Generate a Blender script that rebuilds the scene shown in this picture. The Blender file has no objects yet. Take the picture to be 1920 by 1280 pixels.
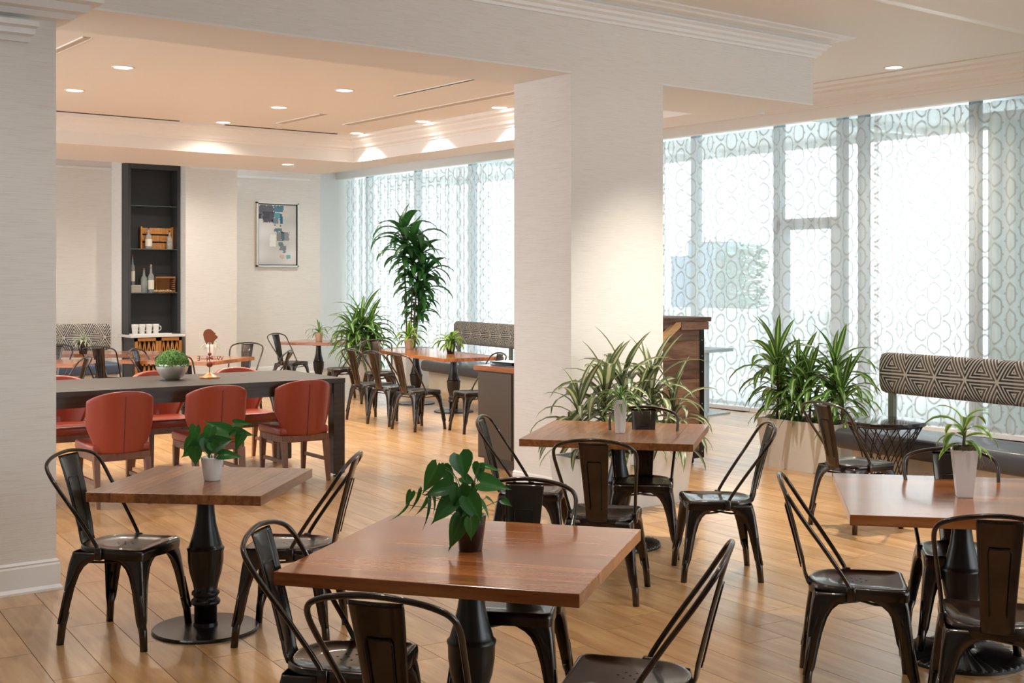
import bpy, bmesh, math, random
from mathutils import Vector, Matrix
R = math.radians; PI = math.pi
rnd = random.Random(7)
S = bpy.context.scene; COL = S.collection

# ---------------- camera, world, sun, exposure ----------------
YAW = 37.85; CAMH = 1.72
cd = bpy.data.cameras.new('camera'); cam = bpy.data.objects.new('camera', cd); COL.objects.link(cam)
cam.location = (0, 0, CAMH); cam.rotation_euler = (PI/2, 0, -R(YAW))
cd.sensor_width = 36; cd.lens = 2345/1920*36; cd.shift_y = -116/1920; cd.clip_end = 200
S.camera = cam
w = bpy.data.worlds.new('world'); S.world = w; w.use_nodes = True
bg = w.node_tree.nodes['Background']; bg.inputs[0].default_value = (0.88, 0.95, 1.0, 1); bg.inputs[1].default_value = 2.9
S.view_settings.view_transform = 'Standard'; S.view_settings.look = 'None'; S.view_settings.gamma = 1
S.view_settings.use_curve_mapping = False; S.view_settings.exposure = 0.55
S.cycles.use_denoising = True; S.cycles.max_bounces = 10; S.cycles.transparent_max_bounces = 16
S.cycles.sample_clamp_indirect = 6
SPOT = 215; WARM = (1.0, 0.92, 0.80)

ca, sa = math.cos(R(YAW)), math.sin(R(YAW))
def CW(x, y): return (x*ca + y*sa, -x*sa + y*ca)          # camera-aligned floor coords -> room coords
def HZ(a): return R(a - YAW - 90)                          # heading (0 right, 90 away) -> rotation z
def TZ(a): return R(a - YAW)

# ---------------- helpers ----------------
def thing(name, label, cat, loc=(0, 0, 0), rz=0, group=None):
    o = bpy.data.objects.new(name, None); COL.objects.link(o); o.empty_display_size = .1
    o.location = loc; o.rotation_euler = (0, 0, rz); o['label'] = label; o['category'] = cat
    if group: o['group'] = group
    return o
def tag(o, label, cat, group=None):
    o['label'] = label; o['category'] = cat
    if group: o['group'] = group
    return o
def obj(name, bm, mat, parent=None, smooth=False, loc=None, rz=None):
    me = bpy.data.meshes.new(name)
    if smooth:
        for f in bm.faces: f.smooth = True
    bm.to_mesh(me); bm.free()
    for m in (mat if isinstance(mat, (list, tuple)) else [mat]): me.materials.append(m)
    o = bpy.data.objects.new(name, me); COL.objects.link(o)
    if parent: o.parent = parent
    if loc: o.location = loc
    if rz is not None: o.rotation_euler = (0, 0, rz)
    return o
def struct(name, bm, mat, parent=None, smooth=False):
    o = obj(name, bm, mat, parent, smooth)
    if not parent: o['kind'] = 'structure'
    return o
def dup(root, loc, rz, label=None, group=None):
    def cp(o, par):
        c = o.copy(); COL.objects.link(c); c.parent = par
        for ch in o.children: cp(ch, c)
        return c
    r = cp(root, None); r.location = loc; r.rotation_euler = (0, 0, rz)
    if label: r['label'] = label
    if group: r['group'] = group
    return r
def B(): return bmesh.new()
def bx(bm, x0, y0, z0, x1, y1, z1, bev=0, seg=1, M=None, mi=0):
    vs = [bm.verts.new(Vector(c)) for c in ((x0,y0,z0),(x1,y0,z0),(x1,y1,z0),(x0,y1,z0),(x0,y0,z1),(x1,y0,z1),(x1,y1,z1),(x0,y1,z1))]
    fs = [bm.faces.new([vs[i] for i in f]) for f in ((0,3,2,1),(4,5,6,7),(0,1,5,4),(1,2,6,5),(2,3,7,6),(3,0,4,7))]
    for f in fs: f.material_index = mi
    if bev:
        es = list({e for f in fs for e in f.edges})
        r = bmesh.ops.bevel(bm, geom=es, offset=bev, segments=seg, affect='EDGES', profile=.5)
        vs = list({v for f in r['faces'] for v in f.verts} | {v for v in vs if v.is_valid})
    if M is not None:
        for v in vs: v.co = M @ v.co
    return vs
def box(x0, y0, z0, x1, y1, z1, bev=0, seg=1):
    bm = B(); bx(bm, x0, y0, z0, x1, y1, z1, bev, seg); return bm
def lathe(bm, prof, n=24, cap=True, M=None, flute=None):
    rings = []
    for r, z in prof:
        ring = []
        for i in range(n):
            a = 2*PI*i/n; rr = r*(flute(a, r, z) if flute else 1)
            v = Vector((rr*math.cos(a), rr*math.sin(a), z))
            ring.append(bm.verts.new(M @ v if M is not None else v))
        rings.append(ring)
    for a, b in zip(rings, rings[1:]):
        for i in range(n):
            bm.faces.new((a[i], a[(i+1) % n], b[(i+1) % n], b[i]))
    if cap:
        bm.faces.new(list(reversed(rings[0]))); bm.faces.new(rings[-1])
    return rings
def tube(bm, pts, r, n=8, cap=True, closed=False):
    pts = [Vector(p) for p in pts]; rings = []; up = None
    m = len(pts)
    for i, p in enumerate(pts):
        if closed: d = (pts[(i+1) % m] - pts[i-1]).normalized()
        else: d = (pts[min(i+1, m-1)] - pts[max(i-1, 0)]).normalized()
        if up is None:
            up = Vector((0, 0, 1)) if abs(d.z) < .9 else Vector((1, 0, 0))
        s = d.cross(up).normalized(); up = s.cross(d).normalized()
        rr = r[i] if isinstance(r, (list, tuple)) else r
        rings.append([bm.verts.new(p + (s*math.cos(2*PI*k/n) + up*math.sin(2*PI*k/n))*rr) for k in range(n)])
    prs = list(zip(rings, rings[1:])) + ([(rings[-1], rings[0])] if closed else [])
    for a, b in prs:
        for i in range(n): bm.faces.new((a[i], a[(i+1) % n], b[(i+1) % n], b[i]))
    if cap and not closed:
        bm.faces.new(list(reversed(rings[0]))); bm.faces.new(rings[-1])
def smoothpath(P, k=6):
    P = [Vector(p) for p in P]; out = []
    for i in range(len(P)-1):
        p0, p1, p2, p3 = P[max(i-1, 0)], P[i], P[i+1], P[min(i+2, len(P)-1)]
        for j in range(k):
            t = j/k
            out.append(.5*((2*p1) + (p2-p0)*t + (2*p0-5*p1+4*p2-p3)*t*t + (3*p1-p0-3*p2+p3)*t**3))
    out.append(P[-1]); return out
def prism(bm, poly, z0, z1, M=None):
    a = [bm.verts.new(Vector((x, y, z0))) for x, y in poly]; b = [bm.verts.new(Vector((x, y, z1))) for x, y in poly]
    if M is not None:
        for v in a+b: v.co = M @ v.co
    n = len(poly); bm.faces.new(list(reversed(a))); bm.faces.new(b)
    for i in range(n): bm.faces.new((a[i], a[(i+1) % n], b[(i+1) % n], b[i]))
def sweep(bm, prof, path):
    """prof: (out, z) points, path: list of (x,y,nx,ny) with outward normals (mitred)."""
    rings = [[bm.verts.new((x+nx*o, y+ny*o, z)) for o, z in prof] for x, y, nx, ny in path]
    for a, b in zip(rings, rings[1:]):
        for i in range(len(prof)-1): bm.faces.new((a[i], b[i], b[i+1], a[i+1]))
    bm.faces.new(rings[0]); bm.faces.new(list(reversed(rings[-1])))
    bmesh.ops.recalc_face_normals(bm, faces=bm.faces)
RZ = lambda a: Matrix.Rotation(a, 4, 'Z'); RX = lambda a: Matrix.Rotation(a, 4, 'X'); RY = lambda a: Matrix.Rotation(a, 4, 'Y')
TR = lambda x, y, z: Matrix.Translation((x, y, z))

# ---------------- materials ----------------
def mat(name, col, rough=.5, metal=0, spec=.5, coat=0, trans=0, emit=None, es=0, bump=None):
    m = bpy.data.materials.new(name); m.use_nodes = True
    p = m.node_tree.nodes['Principled BSDF']
    p.inputs['Base Color'].default_value = (*col, 1); p.inputs['Roughness'].default_value = rough
    p.inputs['Metallic'].default_value = metal; p.inputs['Specular IOR Level'].default_value = spec
    p.inputs['Coat Weight'].default_value = coat; p.inputs['Transmission Weight'].default_value = trans
    if emit: p.inputs['Emission Color'].default_value = (*emit, 1); p.inputs['Emission Strength'].default_value = es
    return m
def N(m): return m.node_tree.nodes, m.node_tree.links, m.node_tree.nodes['Principled BSDF']
def noise(m, scale=(1, 1, 1), s=5, detail=3, rough=.5, coord='Object', offs=False):
    n, l, p = N(m); tc = n.new('ShaderNodeTexCoord'); mp = n.new('ShaderNodeMapping'); nz = n.new('ShaderNodeTexNoise')
    mp.inputs['Scale'].default_value = scale; nz.inputs['Scale'].default_value = s; nz.inputs['Detail'].default_value = detail
    nz.inputs['Roughness'].default_value = rough
    l.new(tc.outputs[coord], mp.inputs[0]); l.new(mp.outputs[0], nz.inputs[0])
    if offs:
        oi = n.new('ShaderNodeObjectInfo'); g = n.new('ShaderNodeNewGeometry'); a = n.new('ShaderNodeMath'); a.operation = 'ADD'
        l.new(oi.outputs['Random'], a.inputs[0]); l.new(g.outputs['Random Per Island'], a.inputs[1])
        mu = n.new('ShaderNodeMath'); mu.operation = 'MULTIPLY'; mu.inputs[1].default_value = 37.0; l.new(a.outputs[0], mu.inputs[0])
        cb = n.new('ShaderNodeCombineXYZ')
        for i in range(3): l.new(mu.outputs[0], cb.inputs[i])
        l.new(cb.outputs[0], mp.inputs['Location'])
        return nz, a
    return nz
def ramp(m, src, stops):
    n, l, p = N(m); r = n.new('ShaderNodeValToRGB'); e = r.color_ramp.elements
    while len(e) < len(stops): e.new(.5)
    for i, (t, c) in enumerate(stops): e[i].position = t; e[i].color = (*c, 1)
    l.new(src, r.inputs[0]); return r
def bump(m, src, strength=.2, dist=.01):
    n, l, p = N(m); b = n.new('ShaderNodeBump'); b.inputs['Strength'].default_value = strength; b.inputs['Distance'].default_value = dist
    l.new(src, b.inputs['Height']); l.new(b.outputs[0], p.inputs['Normal'])
def mix(a, b, t): return tuple(x*(1-t)+y*t for x, y in zip(a, b))
def wood(name, c1, c2, c3, rough=.35, coat=0, scale=(1.2, 14, 14), s=3, tone=.35, crough=.1):
    m = mat(name, c2, rough, coat=coat); nz, rr = noise(m, scale, s, 6, .62, offs=True); n, l, p = N(m)
    p.inputs['Coat Roughness'].default_value = crough
    r = ramp(m, nz.outputs[0], [(.28, c1), (.5, c2), (.72, c3)])
    fr = n.new('ShaderNodeMath'); fr.operation = 'FRACT'; l.new(rr.outputs[0], fr.inputs[0])
    mr = n.new('ShaderNodeMapRange'); mr.inputs[3].default_value = 1-tone; mr.inputs[4].default_value = 1+tone*.6; l.new(fr.outputs[0], mr.inputs[0])
    mx = n.new('ShaderNodeMix'); mx.data_type = 'RGBA'; mx.blend_type = 'MULTIPLY'; mx.inputs[0].default_value = 1
    l.new(r.outputs[0], mx.inputs[6]); cb = n.new('ShaderNodeCombineColor')
    for i in range(3): l.new(mr.outputs[0], cb.inputs[i])
    l.new(cb.outputs[0], mx.inputs[7]); l.new(mx.outputs[2], p.inputs['Base Color'])
    bump(m, nz.outputs[0], .06, .003)
    return m
def grass(name, c1, c2):
    m = mat(name, c1, .75); nz = noise(m, (1.6, 1.6, 60), 3.0, 5, .7); n, l, p = N(m)
    r = ramp(m, nz.outputs[0], [(.36, c2), (.5, c1), (.8, mix(c1, (1, 1, 1), .12))]); l.new(r.outputs[0], p.inputs['Base Color']); bump(m, nz.outputs[0], .25, .004)
    return m
M_wall = grass('grasscloth_wallpaper', (.80, .76, .71), (.735, .685, .63))
M_plaster = mat('white_paint', (.84, .825, .80), .6)
M_trim = mat('trim_paint', (.86, .85, .83), .35)
M_floor = wood('oak_plank', (.37, .18, .065), (.49, .27, .11), (.60, .365, .17), .33, .5, (1.0, 9, 9), 1.6, .16, .22)
M_sub = mat('floor_joint', (.16, .09, .045), .8)
M_walnut = wood('walnut_board', (.14, .040, .010), (.27, .095, .028), (.39, .16, .055), .3, .35, (1.5, 12, 12), 3, .28, .12)
M_cherry = wood('cherry_board', (.20, .038, .008), (.33, .105, .028), (.46, .175, .055), .22, .35, (.8, 9, 9), 2.4, .30, .1)
M_dark = wood('espresso_wood', (.020, .011, .007), (.034, .020, .013), (.055, .034, .023), .42, .0, (1, 12, 12), 3, .1, .25)
M_reclaim = wood('reclaimed_wood', (.09, .04, .025), (.20, .10, .06), (.30, .17, .11), .6, 0, (1.2, 7, 7), 3, .4)
M_pine = wood('pine_wood', (.45, .22, .08), (.6, .33, .13), (.7, .44, .2), .5, 0, (1, 10, 10), 3, .15)
M_legwood = wood('chair_leg_wood', (.10, .032, .010), (.18, .06, .02), (.25, .09, .033), .4, .05, (10, 10, 1.5), 3, .1)
M_orangewood = wood('amber_wood', (.42, .16, .03), (.55, .23, .05), (.65, .3, .08), .35, .3, (8, 8, 2), 3, .15)
M_metal = mat('bronze_black_steel', (.08, .07, .065), .30, 1, .6, .5); nz = noise(M_metal, (1, 1, 1), 6, 4)
rp = ramp(M_metal, nz.outputs[0], [(.35, (.040, .030, .025)), (.7, (.070, .055, .047))]); N(M_metal)[1].new(rp.outputs[0], N(M_metal)[2].inputs['Base Color'])
M_iron = mat('black_cast_iron', (.013, .012, .012), .28, .2, .55)
M_blackp = mat('black_gloss', (.008, .007, .009), .12, 0, .6, .5)
M_leather = mat('orange_red_leather', (.30, .038, .013), .42, 0, .5, .15); nz = noise(M_leather, (1, 1, 1), 160, 3); bump(M_leather, nz.outputs[0], .08, .001)
M_seam = mat('leather_seam', (.12, .02, .01), .6)
M_vinyl = mat('charcoal_vinyl', (.045, .047, .058), .42, 0, .5, .1)
M_bluev = mat('slate_blue_vinyl', (.055, .085, .14), .45)
M_white = mat('white_ceramic', (.80, .79, .77), .25, 0, .5, .3)
M_planter = mat('white_planter', (.74, .715, .68), .45)
M_terra = mat('pale_clay', (.62, .42, .30), .6)
M_soil = mat('dark_soil', (.03, .02, .012), .9)
M_twig = mat('dry_moss', (.24, .17, .11), .9)
M_cane = mat('plant_cane', (.16, .11, .06), .7)
M_steel = mat('brushed_steel', (.80, .76, .68), .38, .85)
M_cab = mat('charcoal_paint', (.035, .036, .038), .5)
M_cabin = mat('charcoal_inner', (.022, .022, .024), .55)
M_brown = mat('taupe_laminate', (.085, .06, .042), .5)
M_stone = mat('white_counter', (.82, .80, .77), .25, 0, .5, .2)
M_glassy = mat('shelf_glass', (.55, .75, .68), .05, 0, .5, trans=.85)
M_bottle = mat('clear_bottle', (.80, .86, .86), .05, 0, .5, trans=.75)
M_copper = mat('rust_copper', (.30, .085, .035), .5, .5); 
M_wick = mat('woven_rattan', (.42, .2, .07), .7)
M_cork = mat('cork', (.5, .3, .15), .8); M_paper = mat('paper_label', (.75, .7, .6), .7)
M_greymetal = mat('window_frame_metal', (.38, .45, .50), .45, .3)
M_greypost = mat('green_grey_post', (.17, .19, .15), .5)
M_emit = mat('lamp_lens', (1, 1, 1), .5, emit=(1, .9, .76), es=9)
M_slot = mat('dark_slot', (.01, .01, .01), .7)
M_beige = mat('diffuser_beige', (.55, .48, .38), .6)
M_concrete = mat('outdoor_concrete', (.75, .75, .74), .9)
M_teal = mat('teal_facade', (.48, .66, .66), .7); M_blueg = mat('blue_grey_panel', (.24, .34, .44), .7)
M_hedge = mat('hedge_green', (.25, .46, .38), .9)
def leafmat(name, edge, stripe, lo, hi, gloss=.35, inv=False):
    m = mat(name, edge, gloss); n, l, p = N(m)
    uv = n.new('ShaderNodeUVMap'); sp = n.new('ShaderNodeSeparateXYZ'); l.new(uv.outputs[0], sp.inputs[0])
    r = ramp(m, sp.outputs[0], [(lo-.06, edge), (lo, stripe), (hi, stripe), (hi+.06, edge)])
    oi = n.new('ShaderNodeObjectInfo'); mr = n.new('ShaderNodeMapRange'); mr.inputs[3].default_value = .65; mr.inputs[4].default_value = 1.25
    l.new(oi.outputs['Random'], mr.inputs[0]); hs = n.new('ShaderNodeHueSaturation'); l.new(mr.outputs[0], hs.inputs['Value'])
    l.new(r.outputs[0], hs.inputs['Color']); l.new(hs.outputs[0], p.inputs['Base Color'])
    tr = n.new('ShaderNodeBsdfTranslucent'); l.new(hs.outputs[0], tr.inputs[0]); mx = n.new('ShaderNodeMixShader'); mx.inputs[0].default_value = .35
    out = n['Material Output']; l.new(p.outputs[0], mx.inputs[1]); l.new(tr.outputs[0], mx.inputs[2]); l.new(mx.outputs[0], out.inputs[0])
    return m
M_drac = leafmat('striped_leaf', (.07, .20, .035), (.42, .55, .18), .40, .60)
M_dracw = leafmat('silvery_striped_leaf', (.10, .14, .05), (.50, .50, .32), .36, .64)
M_lime = leafmat('lime_edged_leaf', (.34, .48, .07), (.06, .20, .03), .30, .70)
M_green = leafmat('deep_green_leaf', (.055, .19, .045), (.10, .29, .07), .46, .54)
M_poth = leafmat('heart_leaf', (.035, .15, .03), (.06, .20, .05), .48, .52, .3)
M_pale = leafmat('pale_leaf', (.45, .52, .36), (.65, .68, .5), .4, .6)
M_box = mat('boxwood', (.10, .26, .04), .6); nz = noise(M_box, (1, 1, 1), 60, 2)
rp = ramp(M_box, nz.outputs[0], [(.35, (.05, .16, .02)), (.65, (.22, .42, .09))]); N(M_box)[1].new(rp.outputs[0], N(M_box)[2].inputs['Base Color'])

def mathn(m, op, a, b=None, c=None):
    n, l, p = N(m); k = n.new('ShaderNodeMath'); k.operation = op
    for i, v in enumerate((a, b, c)):
        if v is None: continue
        if isinstance(v, (int, float)): k.inputs[i].default_value = v
        else: l.new(v, k.inputs[i])
    return k.outputs[0]
# triangle pattern upholstery
M_tri = mat('triangle_fabric', (.5, .5, .5), .8); n, l, p = N(M_tri)
uv = n.new('ShaderNodeUVMap'); sp = n.new('ShaderNodeSeparateXYZ'); l.new(uv.outputs[0], sp.inputs[0])
H_ = .27
def fam(cx, cy):
    t = mathn(M_tri, 'ADD', mathn(M_tri, 'MULTIPLY', sp.outputs[0], cx/H_), mathn(M_tri, 'MULTIPLY', sp.outputs[1], cy/H_))
    f = mathn(M_tri, 'FRACT', mathn(M_tri, 'ADD', t, 100)); return mathn(M_tri, 'SUBTRACT', .5, mathn(M_tri, 'ABSOLUTE', mathn(M_tri, 'SUBTRACT', f, .5)))
d = mathn(M_tri, 'MINIMUM', mathn(M_tri, 'MINIMUM', fam(0, 1), fam(.866, .5)), fam(.866, -.5))
st = mathn(M_tri, 'GREATER_THAN', mathn(M_tri, 'FRACT', mathn(M_tri, 'ADD', mathn(M_tri, 'MULTIPLY', d, 10.5), .12)), .42)
half = mathn(M_tri, 'GREATER_THAN', mathn(M_tri, 'FRACT', mathn(M_tri, 'MULTIPLY', sp.outputs[0], .866/H_)), .5)
m1 = n.new('ShaderNodeMix'); m1.data_type = 'RGBA'; l.new(half, m1.inputs[0]); m1.inputs[6].default_value = (.035, .037, .04, 1); m1.inputs[7].default_value = (.10, .085, .07, 1)
m2 = n.new('ShaderNodeMix'); m2.data_type = 'RGBA'; l.new(st, m2.inputs[0]); m2.inputs[6].default_value = (.55, .51, .45, 1); l.new(m1.outputs[2], m2.inputs[7])
l.new(m2.outputs[2], p.inputs['Base Color'])
# sheer curtain
def sheer(name, open_, ringopen, tint=(.92, .93, .93)):
    m = mat(name, tint, .9); n, l, p = N(m)
    uv = n.new('ShaderNodeUVMap'); sp = n.new('ShaderNodeSeparateXYZ'); l.new(uv.outputs[0], sp.inputs[0])
    W_, HH = .20, .285
    cu = mathn(m, 'DIVIDE', sp.outputs[0], W_); colid = mathn(m, 'FLOOR', cu); par = mathn(m, 'MODULO', colid, 2.0)
    x = mathn(m, 'SUBTRACT', mathn(m, 'FRACT', cu), .5)
    y = mathn(m, 'SUBTRACT', mathn(m, 'FRACT', mathn(m, 'ADD', mathn(m, 'DIVIDE', sp.outputs[1], HH), mathn(m, 'MULTIPLY', par, .5))), .5)
    ax, ay = mathn(m, 'ABSOLUTE', x), mathn(m, 'ABSOLUTE', y)
    r = mathn(m, 'MAXIMUM', mathn(m, 'MULTIPLY', ax, 1.15), mathn(m, 'ADD', mathn(m, 'MULTIPLY', ax, .55), mathn(m, 'MULTIPLY', ay, .92)))
    rr = mathn(m, 'SQRT', mathn(m, 'ADD', mathn(m, 'MULTIPLY', x, x), mathn(m, 'MULTIPLY', y, y)))
    r = mathn(m, 'MULTIPLY', mathn(m, 'ADD', r, rr), .5)
    ring = mathn(m, 'LESS_THAN', mathn(m, 'ABSOLUTE', mathn(m, 'SUBTRACT', r, .405)), .045)
    bar = mathn(m, 'MULTIPLY', mathn(m, 'LESS_THAN', ay, .045), mathn(m, 'GREATER_THAN', ax, .38))
    pat = mathn(m, 'MAXIMUM', ring, bar)
    op = n.new('ShaderNodeMapRange'); op.inputs[3].default_value = open_; op.inputs[4].default_value = ringopen; l.new(pat, op.inputs[0])
    tb = n.new('ShaderNodeBsdfTransparent'); tb.inputs[0].default_value = (.97, .99, 1, 1); tl = n.new('ShaderNodeBsdfTranslucent'); tl.inputs[0].default_value = (*tint, 1)
    df = n.new('ShaderNodeBsdfDiffuse'); df.inputs[0].default_value = (*tint, 1)
    
    cm = n.new('ShaderNodeMix'); cm.data_type = 'RGBA'; l.new(pat, cm.inputs[0]); cm.inputs[6].default_value = (*tint, 1); cm.inputs[7].default_value = (.53, .515, .48, 1)
    l.new(cm.outputs[2], tl.inputs[0]); l.new(cm.outputs[2], df.inputs[0])
    a = n.new('ShaderNodeMixShader'); a.inputs[0].default_value = .5; l.new(df.outputs[0], a.inputs[1]); l.new(tl.outputs[0], a.inputs[2])
    b = n.new('ShaderNodeMixShader'); l.new(op.outputs[0], b.inputs[0]); l.new(a.outputs[0], b.inputs[1]); l.new(tb.outputs[0], b.inputs[2])
    l.new(b.outputs[0], n['Material Output'].inputs[0]); return m
M_sheer = sheer('patterned_sheer', .41, .14)
M_pane = bpy.data.materials.new('window_pane'); M_pane.use_nodes = True
n = M_pane.node_tree.nodes; l = M_pane.node_tree.links; n.remove(n['Principled BSDF'])
tb = n.new('ShaderNodeBsdfTransparent'); tb.inputs[0].default_value = (.92, .97, .97, 1); gb = n.new('ShaderNodeBsdfGlossy'); gb.inputs['Roughness'].default_value = .02
mx = n.new('ShaderNodeMixShader'); mx.inputs[0].default_value = .06; l.new(tb.outputs[0], mx.inputs[1]); l.new(gb.outputs[0], mx.inputs[2]); l.new(mx.outputs[0], n['Material Output'].inputs[0])

# ---------------- structure ----------------
XW = 12.6; YB = 20.5
fl = struct('floor', box(-4, -4, -.12, 13.0, 26, -.012), M_sub)
# planks
pa = R(121.5 - YAW)                  # plank direction in the room
PW, PL = .225, 1.35; pdx = Vector((math.cos(pa), math.sin(pa))); pdn = Vector((-math.sin(pa), math.cos(pa)))
def shade_ok(x, y): return (-1.0 < x < 12.55) and (0.5 < y < 25.5)
def campix(x, y, z):
    cy = x*sa + y*ca; cx = x*ca - y*sa
    return (960 + 2345*cx/cy, 524 + 2345*(CAMH - z)/cy, cy) if cy > .3 else None
vis = []
for j in range(-60, 70):
    off = rnd.random()*PL
    for i in range(-4, 22):
        c = pdx*(i*PL + off + PL/2) + pdn*(j*PW + PW/2)
        if not (-2 < c.x < 12.4 and 1.5 < c.y < 24): continue
        if min(XW-.1-c.x, c.x+4) < .7: 
            if c.x > XW-.25: continue
        q = campix(c.x, c.y, 0)
        if not q or q[2] < 2.8 or not (-250 < q[0] < 2170): continue
        vis.append((q[2], c.x, c.y))
vis.sort()
pm = box(-PL/2+.0016, -PW/2+.0016, -.012, PL/2-.0016, PW/2-.0016, 0)
p0 = obj('plank', pm, M_floor, fl)
def plank_in(v): return v[1] < XW-.1
npk = 0; rest = []
for dd, x, y in vis:
    if x + abs(pdx.x)*PL/2 > XW-.02: continue
    if npk < 299:
        o = p0 if npk == 0 else p0.copy()
        if npk: COL.objects.link(o)
        o.parent = fl; o.location = (x, y, 0); o.rotation_euler = (0, 0, pa); npk += 1
    else: rest.append((x, y))
bm = B()
for x, y in rest:
    bx(bm, -PL/2+.001, -PW/2+.001, -.012, PL/2-.001, PW/2-.001, 0, M=RZ(-pa) @ TR(x, y, 0) @ RZ(pa))
far = obj('far_planks', bm, M_floor, fl); far.rotation_euler = (0, 0, pa); far['kind'] = 'stuff'

# ceilings / soffits
ZC, ZN, ZS = 3.70, 3.97, 3.35
XS0, XS1 = 8.95, 9.55
struct('ceiling', box(-1.0, 8.2, ZC, XS0, 15.1, ZC+.1), M_plaster)
bm = B(); bx(bm, -4, -4, ZN, 13.0, 7.5, ZN+.1); bx(bm, 9.38, 7.5, ZN, 13.0, 25, ZN+.1); bx(bm, -1, 17.1, ZC, 9.4, 22, ZC+.1)
struct('ceiling', bm, M_plaster)
bm = B(); bx(bm, XS0, 8.22, ZS, XS1, 17.1, ZN); bx(bm, -1, 15.1, ZS, XS0, 17.1, ZN); struct('ceiling', bm, M_plaster)
# header beam, column
PY0, PY1 = 7.49, 8.22
struct('wall_header', box(-1, PY0, 3.36, 9.38, PY1, ZN), M_wall)
struct('ceiling', box(-1, PY0+.001, 3.345, 9.379, PY1-.001, 3.3605), M_plaster)
struct('ceiling', box(7.42, PY1, ZS, 8.95, 8.62, 3.7), M_plaster)
struct('wall_column', box(6.41, PY0, 0, 7.42, PY1, 3.36), M_wall)
# near left pier
struct('wall_pier', box(-1, 7.06, 0, 2.27, 7.9, ZN), M_wall)
# back wall
struct('wall_back', box(-1, YB, 0, 11.42, YB+.15, 3.97), M_wall)
struct('wall_back', box(8.39, 19.55, 0, 9.30, YB, 3.7), M_wall)
struct('wall_back', box(7.50, 20.05, 0, 8.39, YB, 3.7), M_wall)
struct('wall_end', box(11.42, 21.4, 0, XW+.1, 21.55, 3.97), M_plaster)
struct('wall_return', box(11.3, YB+.15, 0, 11.42, 21.55, 3.97), M_plaster)
struct('wall_rear', (lambda bm: (bx(bm, -4.2, -4.2, 0, 5.2, -4, 3.97), bx(bm, 12, -4.2, 0, 13, -4, 3.97), bx(bm, 5.2, -4.2, 0, 12, -4, .1), bx(bm, 5.2, -4.2, 3.85, 12, -4, 3.97), bm)[-1])(B()), M_wall)  # unseen rear wall, its wide opening shaped to let sky light in
struct('wall_side', box(-4.2, -4, 0, -4, 7.9, 3.97), M_wall)
struct('wall_side', box(-4.2, 7.06, 0, -1, 7.9, 3.97), M_wall)
# baseboards
def board(name, path, h=.155, t=.018):
    bm = B(); sweep(bm, [(0, 0), (t+.012, 0), (t+.012, .012), (t, .03), (t, h-.03), (t*.7, h-.02), (t*.9, h-.012), (.003, h), (0, h)], path); return struct(name, bm, M_trim)
board('baseboard_column', [(6.41, PY1, -1, 0), (6.41, PY0, -1, -1), (7.42, PY0, 1, -1), (7.42, PY1, 1, 0)], .135)
board('baseboard_pier', [(-1, 7.06, 0, -1), (2.27, 7.06, 1, -1), (2.27, 7.9, 1, 0)], .17)
board('baseboard_back', [(-.85, YB, 0, -1), (7.56, YB, 0, -1)]); board('baseboard_back', [(9.30, YB, 0, -1), (11.42, YB, 1, -1)])
board('baseboard_back', [(8.39, 19.55, 0, -1), (9.30, 19.55, 1, -1), (9.30, YB, 1, 0)])
# crowns
def crown(name, prof, path, m=None):
    bm = B(); sweep(bm, prof, path); return struct(name, bm, m or M_trim)
lowc = [(0, 3.78), (.02, 3.78), (.025, 3.80), (.05, 3.81), (.055, 3.835), (.085, 3.85), (.09, 3.87), (.12, 3.885), (.12, 3.90), (.0, 3.90)]
upc = [(0, 3.90), (.10, 3.905), (.13, 3.925), (.20, 3.935), (.21, 3.95), (.27, 3.955), (.27, ZN), (0, ZN)]
hp = [(-1, PY0, 0, -1), (9.38, PY0, 1, -1), (9.38, PY1+6, 1, 0)]
crown('trim_1', lowc, hp); crown('trim_1', upc, hp)
# lounge crown at scallop face and far soffit
lc = [(0, 3.50), (.015, 3.50), (.02, 3.52), (.05, 3.54), (.055, 3.57), (.09, 3.62), (.095, 3.64), (.14, 3.66), (.14, ZC), (0, ZC)]
crown('trim_2', lc, [(XS0, 8.3, -1, 0), (XS0, 15.1, -1, -1), (-.8, 15.1, 0, -1)])
crown('trim_2', [(0, 3.55), (.02, 3.55), (.03, 3.60), (.07, 3.64), (.09, 3.69), (.13, 3.71), (.13, 3.74), (0, 3.74)], [(8.45, 19.55, 0, -1), (9.30, 19.55, 1, -1), (9.30, YB, 1, 0)])
# window valance + crown
struct('trim_3', box(12.28, -4, 3.67, 12.40, 25, ZN), M_trim)
wv = [(0, 3.80), (.02, 3.80), (.03, 3.83), (.06, 3.84), (.07, 3.87), (.12, 3.88), (.14, 3.90), (.40, 3.905), (.42, 3.93), (.55, 3.935), (.57, 3.955), (.75, 3.957), (.75, ZN), (0, ZN)]
crown('trim_3', wv, [(12.28, -4, -1, 0), (12.28, 25, -1, 0)])
# crossing crown at top right of the near room
crown('trim_4', [(0, 3.90), (.05, 3.90), (.08, 3.93), (.2, 3.94), (.22, ZN), (0, ZN)], [(6.5, 5.9, 0, 1), (12.2, 5.9, 0, 1)])
struct('ceiling', box(6.5, 4.9, 3.90, 12.28, 5.9, ZN), M_plaster)
# pier mouldings
crown('trim_5', [(0, 3.02), (.02, 3.02), (.03, 3.05), (.055, 3.06), (.06, 3.09), (.085, 3.10), (.085, 3.13), (0, 3.13)], [(-1, 7.06, 0, -1), (2.11, 7.06, .5, -1)])
crown('trim_5', [(0, 3.155), (.07, 3.16), (.09, 3.19), (.13, 3.20), (.15, 3.24), (.2, 3.25), (.2, 3.34), (0, 3.34)], [(-1, 7.06, 0, -1), (2.27, 7.06, 1, -1), (2.27, 7.48, 1, 0)])
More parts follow.
